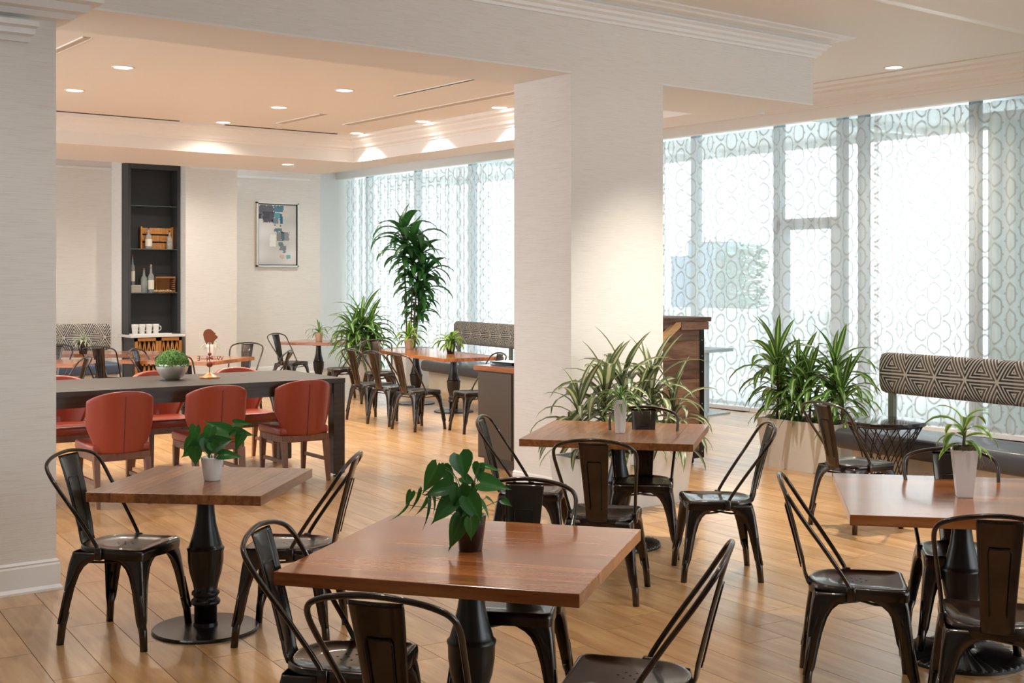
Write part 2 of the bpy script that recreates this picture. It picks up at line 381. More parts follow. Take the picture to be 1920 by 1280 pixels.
# light ledges on the back wall
struct('trim_6', box(5.2, YB-.03, 3.53, 7.52, YB, 3.57), M_trim); struct('trim_6', box(9.75, YB-.03, 3.53, 11.2, YB, 3.57), M_trim)
# windows
wi = 0
muls = [4.2, 5.8, 7.9, 9.4, 9.72, 10.72, 12.2, 14.0, 15.9, 17.5, 19.2, 20.9]
edges = [-4, -1.5, 1.5] + muls + [23.5, 25]
for a, b in zip(edges, edges[1:]):
    wi += 1
    bm = B(); t = .05
    bx(bm, 12.68, a-t, 0, 12.80, a+t, 3.9); bx(bm, 12.70, a, 0, 12.78, b, .08); bx(bm, 12.70, a, 3.82, 12.78, b, 3.9)
    if a in (9.72,): bx(bm, 12.68, a, 2.36, 12.80, b, 2.50); bx(bm, 12.69, a+.05, 0, 12.79, a+.14, 2.36); bx(bm, 12.69, b-.14, 0, 12.79, b-.05, 2.36)
    fr = struct('window_%d' % wi, bm, M_greymetal)
    obj('pane', box(12.735, a+.05, .08, 12.745, b-.05, 3.82), M_pane, fr)
struct('wall_above_window', box(12.6, -4, 3.9, 12.85, 25, 4.2), M_plaster)
struct('trim_7', box(12.45, -4, 0, 12.6, 25, .05), M_trim)

# outdoors
tag(obj('forecourt', box(13.0, -30, -.2, 60, 60, -.1), M_concrete), 'pale paved ground outside the windows', 'paving')['kind'] = 'structure'
def building(name, loc, size, m, label, cat):
    t = thing(name, label, cat, loc); sx, sy, sz = size
    obj('wall', box(0, 0, 0, sx, sy, sz), m, t)
    obj('coping', box(-.05, -.05, sz, sx+.05, sy+.05, sz+.12), M_trim, t)
    for k in range(max(1, int(sy//1.4))):
        obj('panel', box(-.03, .15+k*1.4, .3, 0, 1.35+k*1.4, sz-.3), m, t)
    return t
building('pavilion', (14.3, 3.0, -.1), (2.5, 5.7, 3.78), M_teal, 'pale teal wall seen through the sheers at far right', 'wall')
building('utility_cabinet', (20.2, 18.75, -.1), (.8, .85, 2.65), M_blueg, 'blue grey box standing outside beyond the sheer curtain', 'cabinet')
t = thing('canopy', 'pale canopy roof outside above the curtained windows', 'canopy', (12.95, -6, 3.98))
obj('slab', box(0, 0, 0, 3.4, 32, .14), M_trim, t); obj('fascia', box(3.4, 0, -.12, 3.5, 32, .2), M_trim, t)
for k in range(8): obj('rafter', box(0, 1+k*4, -.1, 3.4, 1.12+k*4, 0), M_trim, t)
building('low_wall', (19.2, 14.8, -.1), (.25, 6.5, 1.1), M_trim, 'low white wall outside in front of the hedge', 'wall')
bm = B()
for k in range(2400):
    c = Vector((rnd.uniform(19.9, 20.6), rnd.uniform(17.6, 18.6), rnd.uniform(0, 2.45)))
    M4 = TR(*c) @ RZ(rnd.uniform(0, 6.28)) @ RX(rnd.uniform(-1, 1)); s = .09
    bm.faces.new([bm.verts.new(M4 @ Vector(v)) for v in ((-s, 0, 0), (0, -s*.5, .02), (s, 0, 0), (0, s*.5, .02))])
tag(obj('hedge', bm, M_hedge), 'blurred green hedge outside beside the blue grey box', 'hedge')['kind'] = 'stuff'

# ---------------- curtains ----------------
def curtain(y0, y1, label, amp=.045, seed=0, fold=.17):
    r_ = random.Random(seed); bm = B(); uvl = bm.loops.layers.uv.new('UVMap'); n_ = int((y1-y0)/.022); arc = 0; prev = None; cols = []
    ph = r_.uniform(0, 6)
    for i in range(n_+1):
        y = y0 + (y1-y0)*i/n_
        wob = math.sin(2*PI*y/fold + 1.7*math.sin(y*1.9+ph) + ph)
        x = 12.50 + amp*(.75*wob + .35*math.sin(2*PI*y/(fold*2.7)+ph))
        if prev: arc += math.hypot(x-prev[0], y-prev[1])
        prev = (x, y); cols.append((x, y, arc))
    zs = [.03, 1.2, 2.4, 3.45, 3.66]
    vg = [[bm.verts.new((12.50 + (x-12.50)*(1.0 if z < 3.5 else .75), y, z)) for z in zs] for x, y, a in cols]
    for i in range(n_):
        for k in range(len(zs)-1):
            f = bm.faces.new((vg[i][k], vg[i+1][k], vg[i+1][k+1], vg[i][k+1])); f.smooth = True
            for lp, (ii, kk) in zip(f.loops, ((i, k), (i+1, k), (i+1, k+1), (i, k+1))): lp[uvl].uv = (cols[ii][2], zs[kk])
    return tag(obj('sheer_curtain', bm, M_sheer), label, 'curtain')
curtain(-4, 1.0, 'sheer curtain at the end of the row nearest the camera', seed=1)
curtain(1.05, 5.4, 'sheer curtain behind the near end of the long bench', seed=2)
curtain(5.45, 9.05, 'ring-patterned sheer curtain behind the bench bolster at right', .05, 3, .19)
curtain(9.0, 12.6, 'ring-patterned sheer curtain in front of the door frame', .03, 4, .26)
curtain(12.55, 16.6, 'ring-patterned sheer curtain behind the patterned lounge bench', .04, 5, .2)
curtain(16.65, 21.35, 'densely pleated sheer curtain behind the tall plant', .05, 6, .12)

# ---------------- ceiling lights ----------------
dl0 = None
def downlight(x, y, z, label, power=SPOT, r=.085, group=None, ang=150, blend=.9, col=WARM):
    t = thing('downlight', label, 'ceiling light', (x, y, z), 0, group)
    bm = B(); lathe(bm, [(r*1.22, 0), (r*1.22, -.006), (r*1.05, -.008), (r*.98, -.002), (r*.98, 0)], 24, cap=False); obj('trim_ring', bm, M_trim, t, True)
    bm = B(); lathe(bm, [(r, -.001), (r*.9, -.004), (.01, -.006)], 24); obj('lens', bm, M_emit, t)
    ld = bpy.data.lights.new('lamp', 'SPOT'); ld.energy = power; ld.color = col; ld.spot_size = R(ang); ld.spot_blend = blend; ld.shadow_soft_size = .06
    lo = bpy.data.objects.new('lamp', ld); COL.objects.link(lo); lo.parent = t; lo.location = (0, 0, -.03)
def UP(u, v, z):
    d = 2345*(CAMH-z)/(v-524); return CW((u-960)/2345*d, d)
DL = [(231, 126, ZC, 'recessed ceiling light nearest the camera in the lounge'), (140, 169, ZC, 'recessed ceiling light beside the left pier'), (646, 169, ZC, 'recessed ceiling light nearest the header beam, middle of the lounge'),
      (523, 201, ZC, 'recessed ceiling light in the middle of the lounge ceiling'), (419, 229, ZC, 'recessed ceiling light just before the far ceiling slot'),
      (678, 250, ZC, 'farthest recessed light along the window soffit'), (797, 227.5, ZC, 'middle recessed light along the window soffit'), (935, 201, ZC, 'recessed light along the window soffit nearest the column'),
      (1676, 126, ZN, 'recessed light in the near ceiling by the window crown')]
for u, v, z, lb in DL:
    x, y = UP(u, v, z)
    if 'window soffit' in lb: x = 8.71
    if 'near ceiling' in lb: x = min(x, 11.35)
    ws = 'window soffit' in lb; downlight(x, y, z, lb, 110 if ws else 50 if 'far ceiling slot' in lb else SPOT, ang=112 if ws else 150, blend=.25 if ws else .9)
for (x, y, q) in ((3.5, 2.5, 'the foreground chairs'), (6.5, 2.5, 'the near end of the window bench'), (3.5, 5.2, 'the centre table'), (6.7, 5.9, 'the column table'), (9.8, 4.2, 'the right-hand end of the window bench'), (1.2, 3.6, 'the small walnut table'), (0.5, 6.0, 'the floor by the left pier')):  # lamps outside the view, placed and powered to light the near room
    downlight(x, y, ZN, 'unseen added near-room ceiling light directly over ' + q, 60 if x < 4 else 270 if 6.6 < x < 6.8 else 180, group='unseen near room ceiling lights', col=(1, .96, .90))
for (x, y, q) in ((2.4, 10.5, 'nearer'), (2.4, 13.4, 'farther')):
    downlight(x, y, ZC, 'recessed lounge light hidden behind the left pier, %s of two' % q, 130, group='lounge lights behind the pier')
downlight(7.15, 6.35, ZN, 'recessed light grazing the front of the column', 520, group=None, ang=80)
x, y = UP(540, 308, ZS); downlight(x, y, ZS, 'small recessed light in the far soffit above the painting', 110)
for (x, y, q) in ((5.0, 18.6, 'left'), (8.0, 18.3, 'middle'), (10.6, 18.6, 'right')):  # lamps added out of sight to brighten the back wall
    downlight(x, y, ZC if x < 9.4 else ZN, 'added light hidden beyond the far soffit, %s one of three, washing the back wall' % q, 110, group='added hidden lights washing the back wall')
# slots in the lounge ceiling
def slot(x0, y0, x1, y1, m, label, z=ZC):
    t = thing('ceiling_vent', label, 'air vent', (x0, y0, z)); bm = B(); bx(bm, 0, 0, -.006, x1-x0, y1-y0, 0); obj('slot', bm, m, t)
    bm = B(); w_ = .012
    for q in ((-w_, -w_, 0, y1-y0+w_), (x1-x0, -w_, x1-x0+w_, y1-y0+w_)): bx(bm, q[0], q[1], -.009, q[2], q[3], 0)
    obj('frame', bm, M_trim, t)
slot(4.6, 14.86, 6.3, 14.9, M_slot, 'black linear slot in the lounge ceiling toward the left'); slot(6.9, 14.86, 8.55, 14.9, M_slot, 'black linear slot in the lounge ceiling toward the window')
slot(3.2, 14.86, 4.0, 14.9, M_slot, 'short black slot in the ceiling beside the left pier')
slot(8.08, 9.1, 8.2, 13.9, M_beige, 'long beige linear diffuser running along the lounge ceiling'); slot(7.26, 9.6, 7.30, 11.4, M_slot, 'thin dark slot in the lounge ceiling near the header')
slot(7.35, 13.2, 7.45, 14.3, M_beige, 'short beige diffuser at the far end of the lounge ceiling'); slot(3.5, 10.2, 3.56, 11.3, M_beige, 'short beige diffuser near the left pier')

# ---------------- metal cafe chair ----------------
def make_chair(label):
    t = thing('cafe_chair', label, 'chair')
    # seat: D-shaped pan with rolled rim
    def outline(k):
        P = []
        fw, rw, yf, yr = .183*k, .165*k, .195*k, -.195*k
        for a in range(0, 91, 30): P.append((fw-.03+.03*math.sin(R(a)), yf-.03+.03*math.cos(R(a))))
        P.append((rw+.012, .02))
        for a in range(0, 181, 15): P.append(((rw)*math.cos(R(a)), yr+.115-.115*math.sin(R(a))))
        P.append((-(rw+.012), .02))
        for a in range(270, 361, 30): P.append((-(fw-.03)+.03*math.sin(R(a)), yf-.03+.03*math.cos(R(a))))
        return P
    bm = B(); rings = []
    for k, z in ((1.02, .405), (1.03, .432), (1.02, .448), (.98, .455), (.93, .4545), (.88, .449), (.5, .447)):
        rings.append([bm.verts.new((x, y, z)) for x, y in outline(k)])
    for a, b in zip(rings, rings[1:]):
        for i in range(len(a)): bm.faces.new((a[i], b[i], b[(i+1) % len(a)], a[(i+1) % len(a)]))
    bm.faces.new(list(reversed(rings[-1]))); bmesh.ops.recalc_face_normals(bm, faces=bm.faces)
    obj('seat', bm, M_metal, t, True)
    bm = B()
    for hx, hy in ((0, 0), (.03, .018), (-.03, .018), (.03, -.018), (-.03, -.018), (0, .04), (0, -.04)):
        lathe(bm, [(.0045, .4472), (.0045, .4478)], 8, M=TR(hx, hy, 0))
    h = obj('drain_holes', bm, M_slot, t); h['kind'] = 'stuff'
    # legs: folded sheet forming the arches
    prof = [(.432, .178, 0), (.415, .176, .006), (.40, .135, .012), (.385, .108, .018), (.365, .088, .024), (.33, .072, .032), (.27, .060, .045), (.19, .050, .058), (.13, .043, .066), (.10, .034, .071), (.06, .026, .076), (.0, .020, .082)]
    for sx in (-1, 1):
        for sy in (-1, 1):
            bm = B(); rows = []
            for z, wf, o in prof:
                k = .55 if sy > 0 else .62
                X = .178 + o*.55; Y = (.186 if sy > 0 else .178) + o*k
                c = min(.018, wf*.4)
                pts = [(X-wf+.002, Y-.004), (X-wf*.55, Y), (X-c, Y), (X-c*.25, Y-c*.25), (X, Y-c), (X, Y-wf*.55), (X-.004, Y-wf+.002)]
                rows.append([bm.verts.new((sx*x, sy*y, z)) for x, y in pts])
            for a, b in zip(rows, rows[1:]):
                for i in range(6): bm.faces.new((a[i], a[i+1], b[i+1], b[i]))
            bm.faces.new(rows[-1]); 
            # foot end closed as a small tube
            bmesh.ops.recalc_face_normals(bm, faces=bm.faces)
            X = .178+.076*.55; Y = (.186 if sy > 0 else .178)+.076*.6
            tube(bm, [(sx*(X-.028), sy*(Y-.03), .15), (sx*(X-.014), sy*(Y-.016), .09), (sx*(X-.008), sy*(Y-.008), 0)], [.012, .016, .0155], 8)
            # pressed rib running down the corner
            tube(bm, [(sx*(.178+.05*.55-.004), sy*(Y-.027), .25), (sx*(X-.003), sy*(Y-.003), .10)], [.003, .005], 6)
            lg = obj('leg', bm, M_metal, t, True); md = lg.modifiers.new('thick', 'SOLIDIFY'); md.thickness = .003; md.offset = -1
    bm = B()
    for s in (-1, 1): tube(bm, [(-.17*s, -.17, .385), (-.07*s, -.07, .365), (0, 0, .362+.004*s), (.07*s, .07, .365), (.17*s, .17, .385)], .006, 6)
    obj('cross_brace', bm, M_metal, t, True)
    # hoop
    half = [(.178, -.03, .42), (.182, -.045, .47), (.198, -.13, .60), (.215, -.215, .72), (.222, -.262, .79), (.212, -.288, .83), (.18, -.303, .853), (.11, -.315, .872), (0, -.322, .882)]
    pts = smoothpath([(x, y, z) for x, y, z in half] + [(-x, y, z) for x, y, z in reversed(half[:-1])], 3)
    bm = B(); tube(bm, pts, .0092, 10)
    for s in (-1, 1): bx(bm, s*.178-.014, -.05, .40, s*.178+.014, -.015, .46, .004)
    obj('back_hoop', bm, M_metal, t, True)
    # slat
    bm = B(); P = [(-.182, .418, .056), (-.202, .435, .057), (-.213, .465, .058), (-.222, .52, .061), (-.242, .60, .065), (-.268, .70, .071), (-.293, .79, .077), (-.312, .850, .081), (-.318, .866, .081)]
    rows = []
    for y, z, hw in P:
        rows.append([bm.verts.new((x, y - c, z)) for x, c in ((-hw, -.006), (-hw*.93, 0), (-hw*.5, .004), (0, .006), (hw*.5, .004), (hw*.93, 0), (hw, -.006))])
    for a, b in zip(rows, rows[1:]):
        for i in range(6): bm.faces.new((a[i], a[i+1], b[i+1], b[i]))
    sl = obj('back_slat', bm, M_metal, t, True); md = sl.modifiers.new('thick', 'SOLIDIFY'); md.thickness = .003; md.offset = 0
    # embossed bead on both faces
    bm = B()
    def yz(zz):
        for (y0, z0, h0), (y1, z1, h1) in zip(P, P[1:]):
            if z0 <= zz <= z1: k = (zz-z0)/(z1-z0); return y0+(y1-y0)*k
    for off in (-.0065, .0):
        loop = [(-.030, .50), (-.035, .62), (-.040, .745), (-.034, .758), (.034, .758), (.040, .745), (.035, .62), (.030, .50)]
        tube(bm, [(x, yz(z)-.005 + (off-.0 if off else .003), z) for x, z in loop], .0028, 6)
    obj('slat_bead', bm, M_blackm, t, True)
    return t
M_blackm = mat('bead_shadow_steel', (.012, .01, .009), .35, .5)
chair0 = None
def chair(cx, cy, a, label, group='black metal cafe chairs'):
    global chair0
    X, Y = CW(cx, cy)
    if chair0 is None:
        chair0 = make_chair(label); chair0['group'] = group; chair0.location = (X, Y, 0); chair0.rotation_euler = (0, 0, HZ(a)); return chair0
    return dup(chair0, (X, Y, 0), HZ(a), label, group)

# ---------------- pedestal table ----------------
TH = .736
def pedestal_table(cx, cy, th, wx, wy, m, along='x', fluted=False, label='', nb=8, bevel=.002):
    X, Y = CW(cx, cy); t = thing('pedestal_table', label, 'table', (X, Y, 0), TZ(th), 'square wooden pedestal tables')
    L, W_ = (wx, wy) if along == 'x' else (wy, wx)
    bw = W_/nb
    for i in range(nb):
        bm = box(-L/2, -bw/2+.0002, -.0225, L/2, bw/2-.0002, .0225, bevel if 0 else 0)
        es = [e for e in bm.edges if (i == 0 and all(v.co.y < 0 for v in e.verts)) or (i == nb-1 and all(v.co.y > 0 for v in e.verts)) or (all(v.co.x > 0 for v in e.verts) and abs(e.verts[0].co.z-e.verts[1].co.z) < .01) or (all(v.co.x < 0 for v in e.verts) and abs(e.verts[0].co.z-e.verts[1].co.z) < .01)]
        bmesh.ops.bevel(bm, geom=es, offset=.0018, segments=1, affect='EDGES')
        o = obj('board', bm, m, t); off = -W_/2 + bw*(i+.5)
        o.location = (0, off, TH-.0225) if along == 'x' else (off, 0, TH-.0225)
        o.rotation_euler = (0, 0, 0 if along == 'x' else PI/2)
    bm = B(); lathe(bm, [(.055, .012), (.055, .122), (.068, .128), (.072, .138), (.068, .150), (.058, .158), (.060, .170), (.068, .178), (.066, .19), (.056, .198), (.062, .23), (.078, .285), (.086, .34), (.087, .385), (.090, .395), (.091, .403), (.082, .410), (.078, .425), (.066, .465), (.052, .52), (.044, .58), (.041, .65), (.042, .665)], 32)
    obj('turned_column', bm, M_iron, t, True)
    bm = B(); lathe(bm, [(.10, .665), (.10, TH-.046)], 24); 
    for k in range(4): bx(bm, -.02, -.02, .672, .02, .20, TH-.046, M=RZ(k*PI/2+PI/4))
    obj('mounting_plate', bm, M_iron, t)
    bm = B(); rr = .258 if not fluted else .275
    if fluted:
        nf = 36
        prof = [(.30, .012), (1, .012), (1.02, .0), ]
        rings = []
        for r, zb, amp in ((rr, 0, 0), (rr, .012, 0), (rr*.97, .02, .004), (rr*.8, .026, .005), (rr*.6, .032, .0045), (rr*.35, .042, .003), (.06, .055, 0)):
            rings.append([bm.verts.new((r*math.cos(2*PI*i/(nf*4)), r*math.sin(2*PI*i/(nf*4)), zb + amp*(abs((i % 4)-2)-1))) for i in range(nf*4)])
        for a, b in zip(rings, rings[1:]):
            for i in range(nf*4): bm.faces.new((a[i], a[(i+1) % (nf*4)], b[(i+1) % (nf*4)], b[i]))
        bm.faces.new(rings[-1]); bm.faces.new(list(reversed(rings[0])))
        obj('fluted_base', bm, M_iron, t)
    else:
        lathe(bm, [(rr, 0), (rr, .010), (rr-.006, .016), (.06, .022), (.058, .04)], 48); obj('base_plate', bm, M_iron, t, False)
    return t
T1 = pedestal_table(-1.507, 6.153, -7, .837, .837, M_walnut, 'y', label='small square walnut pedestal table at left with a white potted pothos on it', nb=7)
T2 = pedestal_table(-.148, 4.574, -16.3, 1.058, 1.058, M_cherry, 'x', label='large square reddish pedestal table in the centre foreground under a black pot', nb=8)
T3 = pedestal_table(.691, 8.115, -13.9, 1.069, 1.069, M_walnut, 'y', True, 'square wooden pedestal table in front of the white column', nb=8)
T4 = pedestal_table(2.05, 5.70, -11, 1.07, 1.15, M_cherry, 'x', True, 'large reddish pedestal table cut by the right edge of the photo', nb=8)
T5 = pedestal_table(-3.10, 20.05, -20, .95, .95, M_cherry, 'x', False, 'small wooden table by the back wall under the painting side', nb=6)
T6 = pedestal_table(-5.55, 16.9, -4, 1.9, .8, M_cherry, 'x', False, 'wooden table in front of the patterned bench at far left', nb=6)
T7 = pedestal_table(-4.05, 15.65, -17, 1.25, 1.1, M_cherry, 'x', False, 'wooden table before the black shelf unit, behind the boxwood bowl', nb=7)
T8 = pedestal_table(-5.75, 15.0, 0, 1.25, .8, M_cherry, 'x', False, 'table peeking out from behind the left pier', nb=6)
ld = math.degrees(math.atan2(-2.15, 1.16))
T9 = pedestal_table(-1.38+.05, 17.35, ld, 1.2, .84, M_cherry, 'x', False, 'far one of the two joined tables by the patterned lounge bench', nb=6)
T10 = pedestal_table(-.81+.05, 16.29, ld, 1.2, .84, M_cherry, 'x', False, 'near one of the two joined tables by the patterned lounge bench', nb=6)

# ---------------- chairs ----------------
CH = [(-1.87, 6.05, -14, 'black metal chair at the left side of the small walnut table'),
 (-1.063, 6.05, 176, 'black metal chair at the right side of the small walnut table'),
 (-.55, 4.22, -10, 'black metal chair with blue-lit slat at the left side of the centre table'),
 (-.267, 3.62, 72, 'black metal chair in the foreground with its back to the camera, bottom edge'),
 (.0, 4.95, -100, 'black metal chair pushed under the far side of the centre table'),
 (.38, 4.02, 166, 'black metal chair at bottom right of the centre table, cut by the lower edge'),
 (.50, 6.85, 76, 'black metal chair, back to the camera, at the near side of the column table'),
 (.83, 7.93, -97, 'black metal chair on the far side of the column table before the planter'),
 (.12, 7.62, -10, 'black metal chair at the left side of the column table beside the service cabinet'),
 (1.20, 7.32, 180, 'black metal chair at the right side of the column table, alone on open floor'),
 (1.46, 5.30, -12, 'black metal chair at the left side of the right-hand table'),
 (2.11, 5.89, -100, 'black metal chair on the far side of the right-hand table behind the pale vase'),
 (1.82, 4.74, 74, 'black metal chair with its back to the camera at the right edge of the photo'),
 (2.39, 8.72, 30, 'black metal chair standing by the long white planter and the wire side table'),
 (-1.73, 15.37, 43, 'black metal chair farthest in the row of three at the joined lounge tables'),
 (-1.42, 14.90, 43, 'black metal chair in the middle of the row of three at the joined lounge tables'),
 (-1.08, 14.40, 43, 'black metal chair nearest in the row of three at the joined lounge tables'),
 (-.42, 14.19, 205, 'black metal chair beside the service cabinet facing the joined lounge tables'),
 (-1.82, 17.15, -74, 'black metal chair behind the row of three, facing the camera'),
 (-2.42, 17.95, 200, 'black metal chair in front of the striped plant by the back-wall table'),
 (-3.42, 19.35, -30, 'black metal chair left of the back-wall table, under the painting'),
 (-5.18, 16.05, 84, 'black metal chair with its back to the camera before the flower pot table'),
 (-4.95, 13.65, 180, 'black metal chair partly hidden by the left end of the communal table'),
 (-4.27, 15.12, -10, 'black metal chair with a pale blue slat before the lattice cabinet'),
 (-3.55, 16.35, -95, 'black metal chair against the back wall behind the weathervane'),
 (-2.95, 14.85, 176, 'black metal chair at the right side of the table behind the communal table'),
 (-5.9, 15.9, -90, 'black metal chair just visible beside the left pier'),
 (-3.78, 14.42, 80, 'black metal chair mostly hidden behind the boxwood bowl')]
for c in CH: chair(*c)

# ---------------- communal table and leather chairs ----------------
ct = 35.0
dx = Vector((math.cos(R(ct)), math.sin(R(ct)))); dn = Vector((-math.sin(R(ct)), math.cos(R(ct))))
FR = Vector((-1.458, 10.94)); LEN, WID, CT = 2.62, 1.2, .86
cc = FR - dx*LEN/2 + dn*WID/2; X, Y = CW(cc.x, cc.y)
t = thing('communal_table', 'long dark wood communal table with square legs and red chairs', 'table', (X, Y, 0), TZ(ct))
for i in range(6): 
    bm = box(-LEN/2, -WID/12+.0002, -.02, LEN/2, WID/12-.0002, .02); o = obj('board', bm, M_dark, t); o.location = (0, -WID/2+WID/12*(2*i+1), CT-.02)
obj('apron', (lambda bm: (bx(bm, -LEN/2+.02, -WID/2+.02, CT-.13, LEN/2-.02, -WID/2+.045, CT-.04), bx(bm, -LEN/2+.02, WID/2-.045, CT-.13, LEN/2-.02, WID/2-.02, CT-.04), bx(bm, -LEN/2+.02, -WID/2+.02, CT-.13, -LEN/2+.045, WID/2-.02, CT-.04), bx(bm, LEN/2-.045, -WID/2+.02, CT-.13, LEN/2-.02, WID/2-.02, CT-.04), bm)[-1])(B()), M_dark, t)
for sx in (-1, 1):
    for sy in (-1, 1):
        x, y = sx*(LEN/2-.057), sy*(WID/2-.057)
        lg = obj('leg', box(x-.055, y-.055, .03, x+.055, y+.055, CT-.04, .003), M_dark, t)
        bm = B(); lathe(bm, [(.03, 0), (.03, .01), (.012, .012), (.012, .032)], 12, M=TR(x, y, 0)); obj('glide', bm, M_iron, lg)
def make_leather(label):
    t = thing('leather_chair', label, 'chair')
    # backrest shell (faces +y): wraps forward at the sides
    rows = []; bm = B()
    na, nh = 16, 12
    def sect(v, inner):
        z = .40 + .475*v
        half = R(64)*(.70 + .30*min(1, max(0, (v-.10)/.45)))
        rad = .268 if not inner else .225
        out = []
        for i in range(na+1):
            a = -half + 2*half*i/na
            zz = z - (.07*(abs(a)/R(64))**2.2)*v
            lean = -.06*v
            x = rad*1.10*math.sin(a); y = .02 + lean - rad*.95*math.cos(a)
            if v < .35: x *= (.95+.05*v/.35)
            out.append((x, y, zz))
        return out
    vo = [[bm.verts.new(c) for c in sect(j/nh, False)] for j in range(nh+1)]
    vi = [[bm.verts.new(c) for c in sect(j/nh, True)] for j in range(nh+1)]
    for j in range(nh):
        for i in range(na):
            bm.faces.new((vo[j][i], vo[j][i+1], vo[j+1][i+1], vo[j+1][i])); bm.faces.new((vi[j][i], vi[j+1][i], vi[j+1][i+1], vi[j][i+1]))
        for q in (0, na): bm.faces.new((vo[j][q], vo[j+1][q], vi[j+1][q], vi[j][q]))
    for i in range(na):
        bm.faces.new((vo[nh][i], vo[nh][i+1], vi[nh][i+1], vi[nh][i])); bm.faces.new((vo[0][i], vi[0][i], vi[0][i+1], vo[0][i+1]))
    bmesh.ops.recalc_face_normals(bm, faces=bm.faces)
    bk = obj('backrest', bm, M_leather, t, True); md = bk.modifiers.new('round', 'BEVEL'); md.width = .014; md.segments = 3; md.limit_method = 'ANGLE'; md.angle_limit = R(50)
    bm = B(); tube(bm, [(sect(j/nh, False)[na//2][0], sect(j/nh, False)[na//2][1]-.0005, sect(j/nh, False)[na//2][2]) for j in range(nh)], .0032, 6)
    obj('seam', bm, M_seam, bk)
    bm = B(); bx(bm, -.225, -.19, .40, .225, .28, .475, .022, 3); obj('seat', bm, M_leather, t, True)
    bm = B(); bx(bm, -.215, -.21, .345, .215, .26, .405, .004); obj('seat_rail', bm, M_legwood, t)
    for sx in (-1, 1):
        for sy in (-1, 1):
            bm = B(); y1 = .235 if sy > 0 else -.19; y0 = .255 if sy > 0 else -.245; xx = .195
            a = [bm.verts.new((sx*xx+dx_*.014, y0+dy_*.014, 0)) for dx_, dy_ in ((-1, -1), (1, -1), (1, 1), (-1, 1))]
            b = [bm.verts.new((sx*xx+dx_*.024, y1+dy_*.024, .36)) for dx_, dy_ in ((-1, -1), (1, -1), (1, 1), (-1, 1))]
            for i in range(4): bm.faces.new((a[i], a[(i+1) % 4], b[(i+1) % 4], b[i]))
            bm.faces.new(list(reversed(a))); bm.faces.new(b); obj('leg', bm, M_legwood, t)
    for sx in (-1, 1): obj('stretcher', box(sx*.195-.009, -.225, .17, sx*.195+.009, .245, .20), M_legwood, t)
    return t
la = 125
lc0 = make_leather('orange-red leather chair at the near side of the communal table, leftmost of the three')
mids = [(-3.08, 9.68), (-2.475, 10.235), (-1.87, 10.79)]
for i, (c, lb) in enumerate(zip(mids, ['leftmost', 'middle one', 'rightmost'])):
    X, Y = CW(*c); lab = 'orange-red leather chair on the near side of the communal table, %s of the three' % lb
    if i == 0: lc0['label'] = lab; lc0['group'] = 'leather chairs at the communal table'; lc0.location = (X, Y, 0); lc0.rotation_euler = (0, 0, HZ(la))
    else: dup(lc0, (X, Y, 0), HZ(la), lab, 'leather chairs at the communal table')
for c, lb in zip([(-3.98+.12, 10.95-.15), (-3.18, 11.40), (-2.66+.12, 12.0-.12)], ['left end', 'behind the boxwood bowl', 'right end, by the weathervane']):
    X, Y = CW(*c); dup(lc0, (X, Y, 0), HZ(la+180), 'orange-red leather chair across the communal table, ' + lb, 'leather chairs at the communal table')

# ---------------- benches ----------------
def bench(p0, ang, length, seatm, label, zb=(.72, 1.08), gap=.55, thick=.15, seat_t=.165, post=True, pl=None, pr=False):
    """p0: left end of the seat front edge (camera coords); ang: direction along the bench; seat extends to its left side."""
    X, Y = CW(*p0); t = thing('bench', label, 'bench', (X, Y, 0), TZ(ang))
    L = length
    bm = B(); bx(bm, 0, 0, .285, L, gap+.06, .455, .05, 4); obj('seat_cushion', bm, seatm, t, True)
    obj('seat_base', box(.15, .08, 0, L-.05, gap, .29), M_beige, t)
    # bolster: rounded profile, patterned UV
    bm = B(); uvl = bm.loops.layers.uv.new('UVMap'); z0, z1 = zb; y0 = gap-.02; cr = .075
    prof = []; hh = (z1-z0); dth = thick
    for k in range(0, 33):
        a = -PI/2 + 2*PI*k/32
        c_, s_ = math.cos(a), math.sin(a)
        ex = .6; prof.append((y0 + dth/2 - (dth/2)*math.copysign(abs(c_)**ex, c_), (z0+z1)/2 + hh/2*math.copysign(abs(s_)**ex, s_)))
    arc = [0]
    for a, b in zip(prof, prof[1:]): arc.append(arc[-1] + math.dist(a, b))
    xs = [0, .015, .05] + [L*i/20 for i in range(1, 20)] + [L-.05, L-.015, L]
    ks = [.80, .94, 1] + [1]*19 + [1, .94, .80]
    cy_, cz_ = y0+dth/2, (z0+z1)/2
    V = [[bm.verts.new((x, cy_+(y-cy_)*k, cz_+(z-cz_)*k)) for y, z in prof[:-1]] for x, k in zip(xs, ks)]
    n_ = len(prof)-1
    for i in range(len(xs)-1):
        for j in range(n_):
            f = bm.faces.new((V[i][j], V[i][(j+1) % n_], V[i+1][(j+1) % n_], V[i+1][j])); f.smooth = True
            for lp, (u_, v_) in zip(f.loops, ((xs[i], arc[j]), (xs[i], arc[j+1]), (xs[i+1], arc[j+1]), (xs[i+1], arc[j]))): lp[uvl].uv = (u_, v_-arc[8])
    bm.faces.new(V[0]); bm.faces.new(list(reversed(V[-1]))); bmesh.ops.recalc_face_normals(bm, faces=bm.faces)
    obj('bolster', bm, M_tri, t)
    if post:
        for x in (.12, L*.5, L-.12): obj('post', box(x-.03, gap+.01, .25, x+.03, gap+.05, z0+.06), M_greypost, t)
    return t
bench((2.735, 10.68), -60, 4.2, M_vinyl, 'long bench with charcoal seat and triangle-patterned bolster at right', (.73, 1.085), .56)
bench((-1.45, 19.7), -60.5, 3.6, M_vinyl, 'bench with grey seat and patterned bolster in the lounge by the window', (.70, 1.06), .60)
bm = None
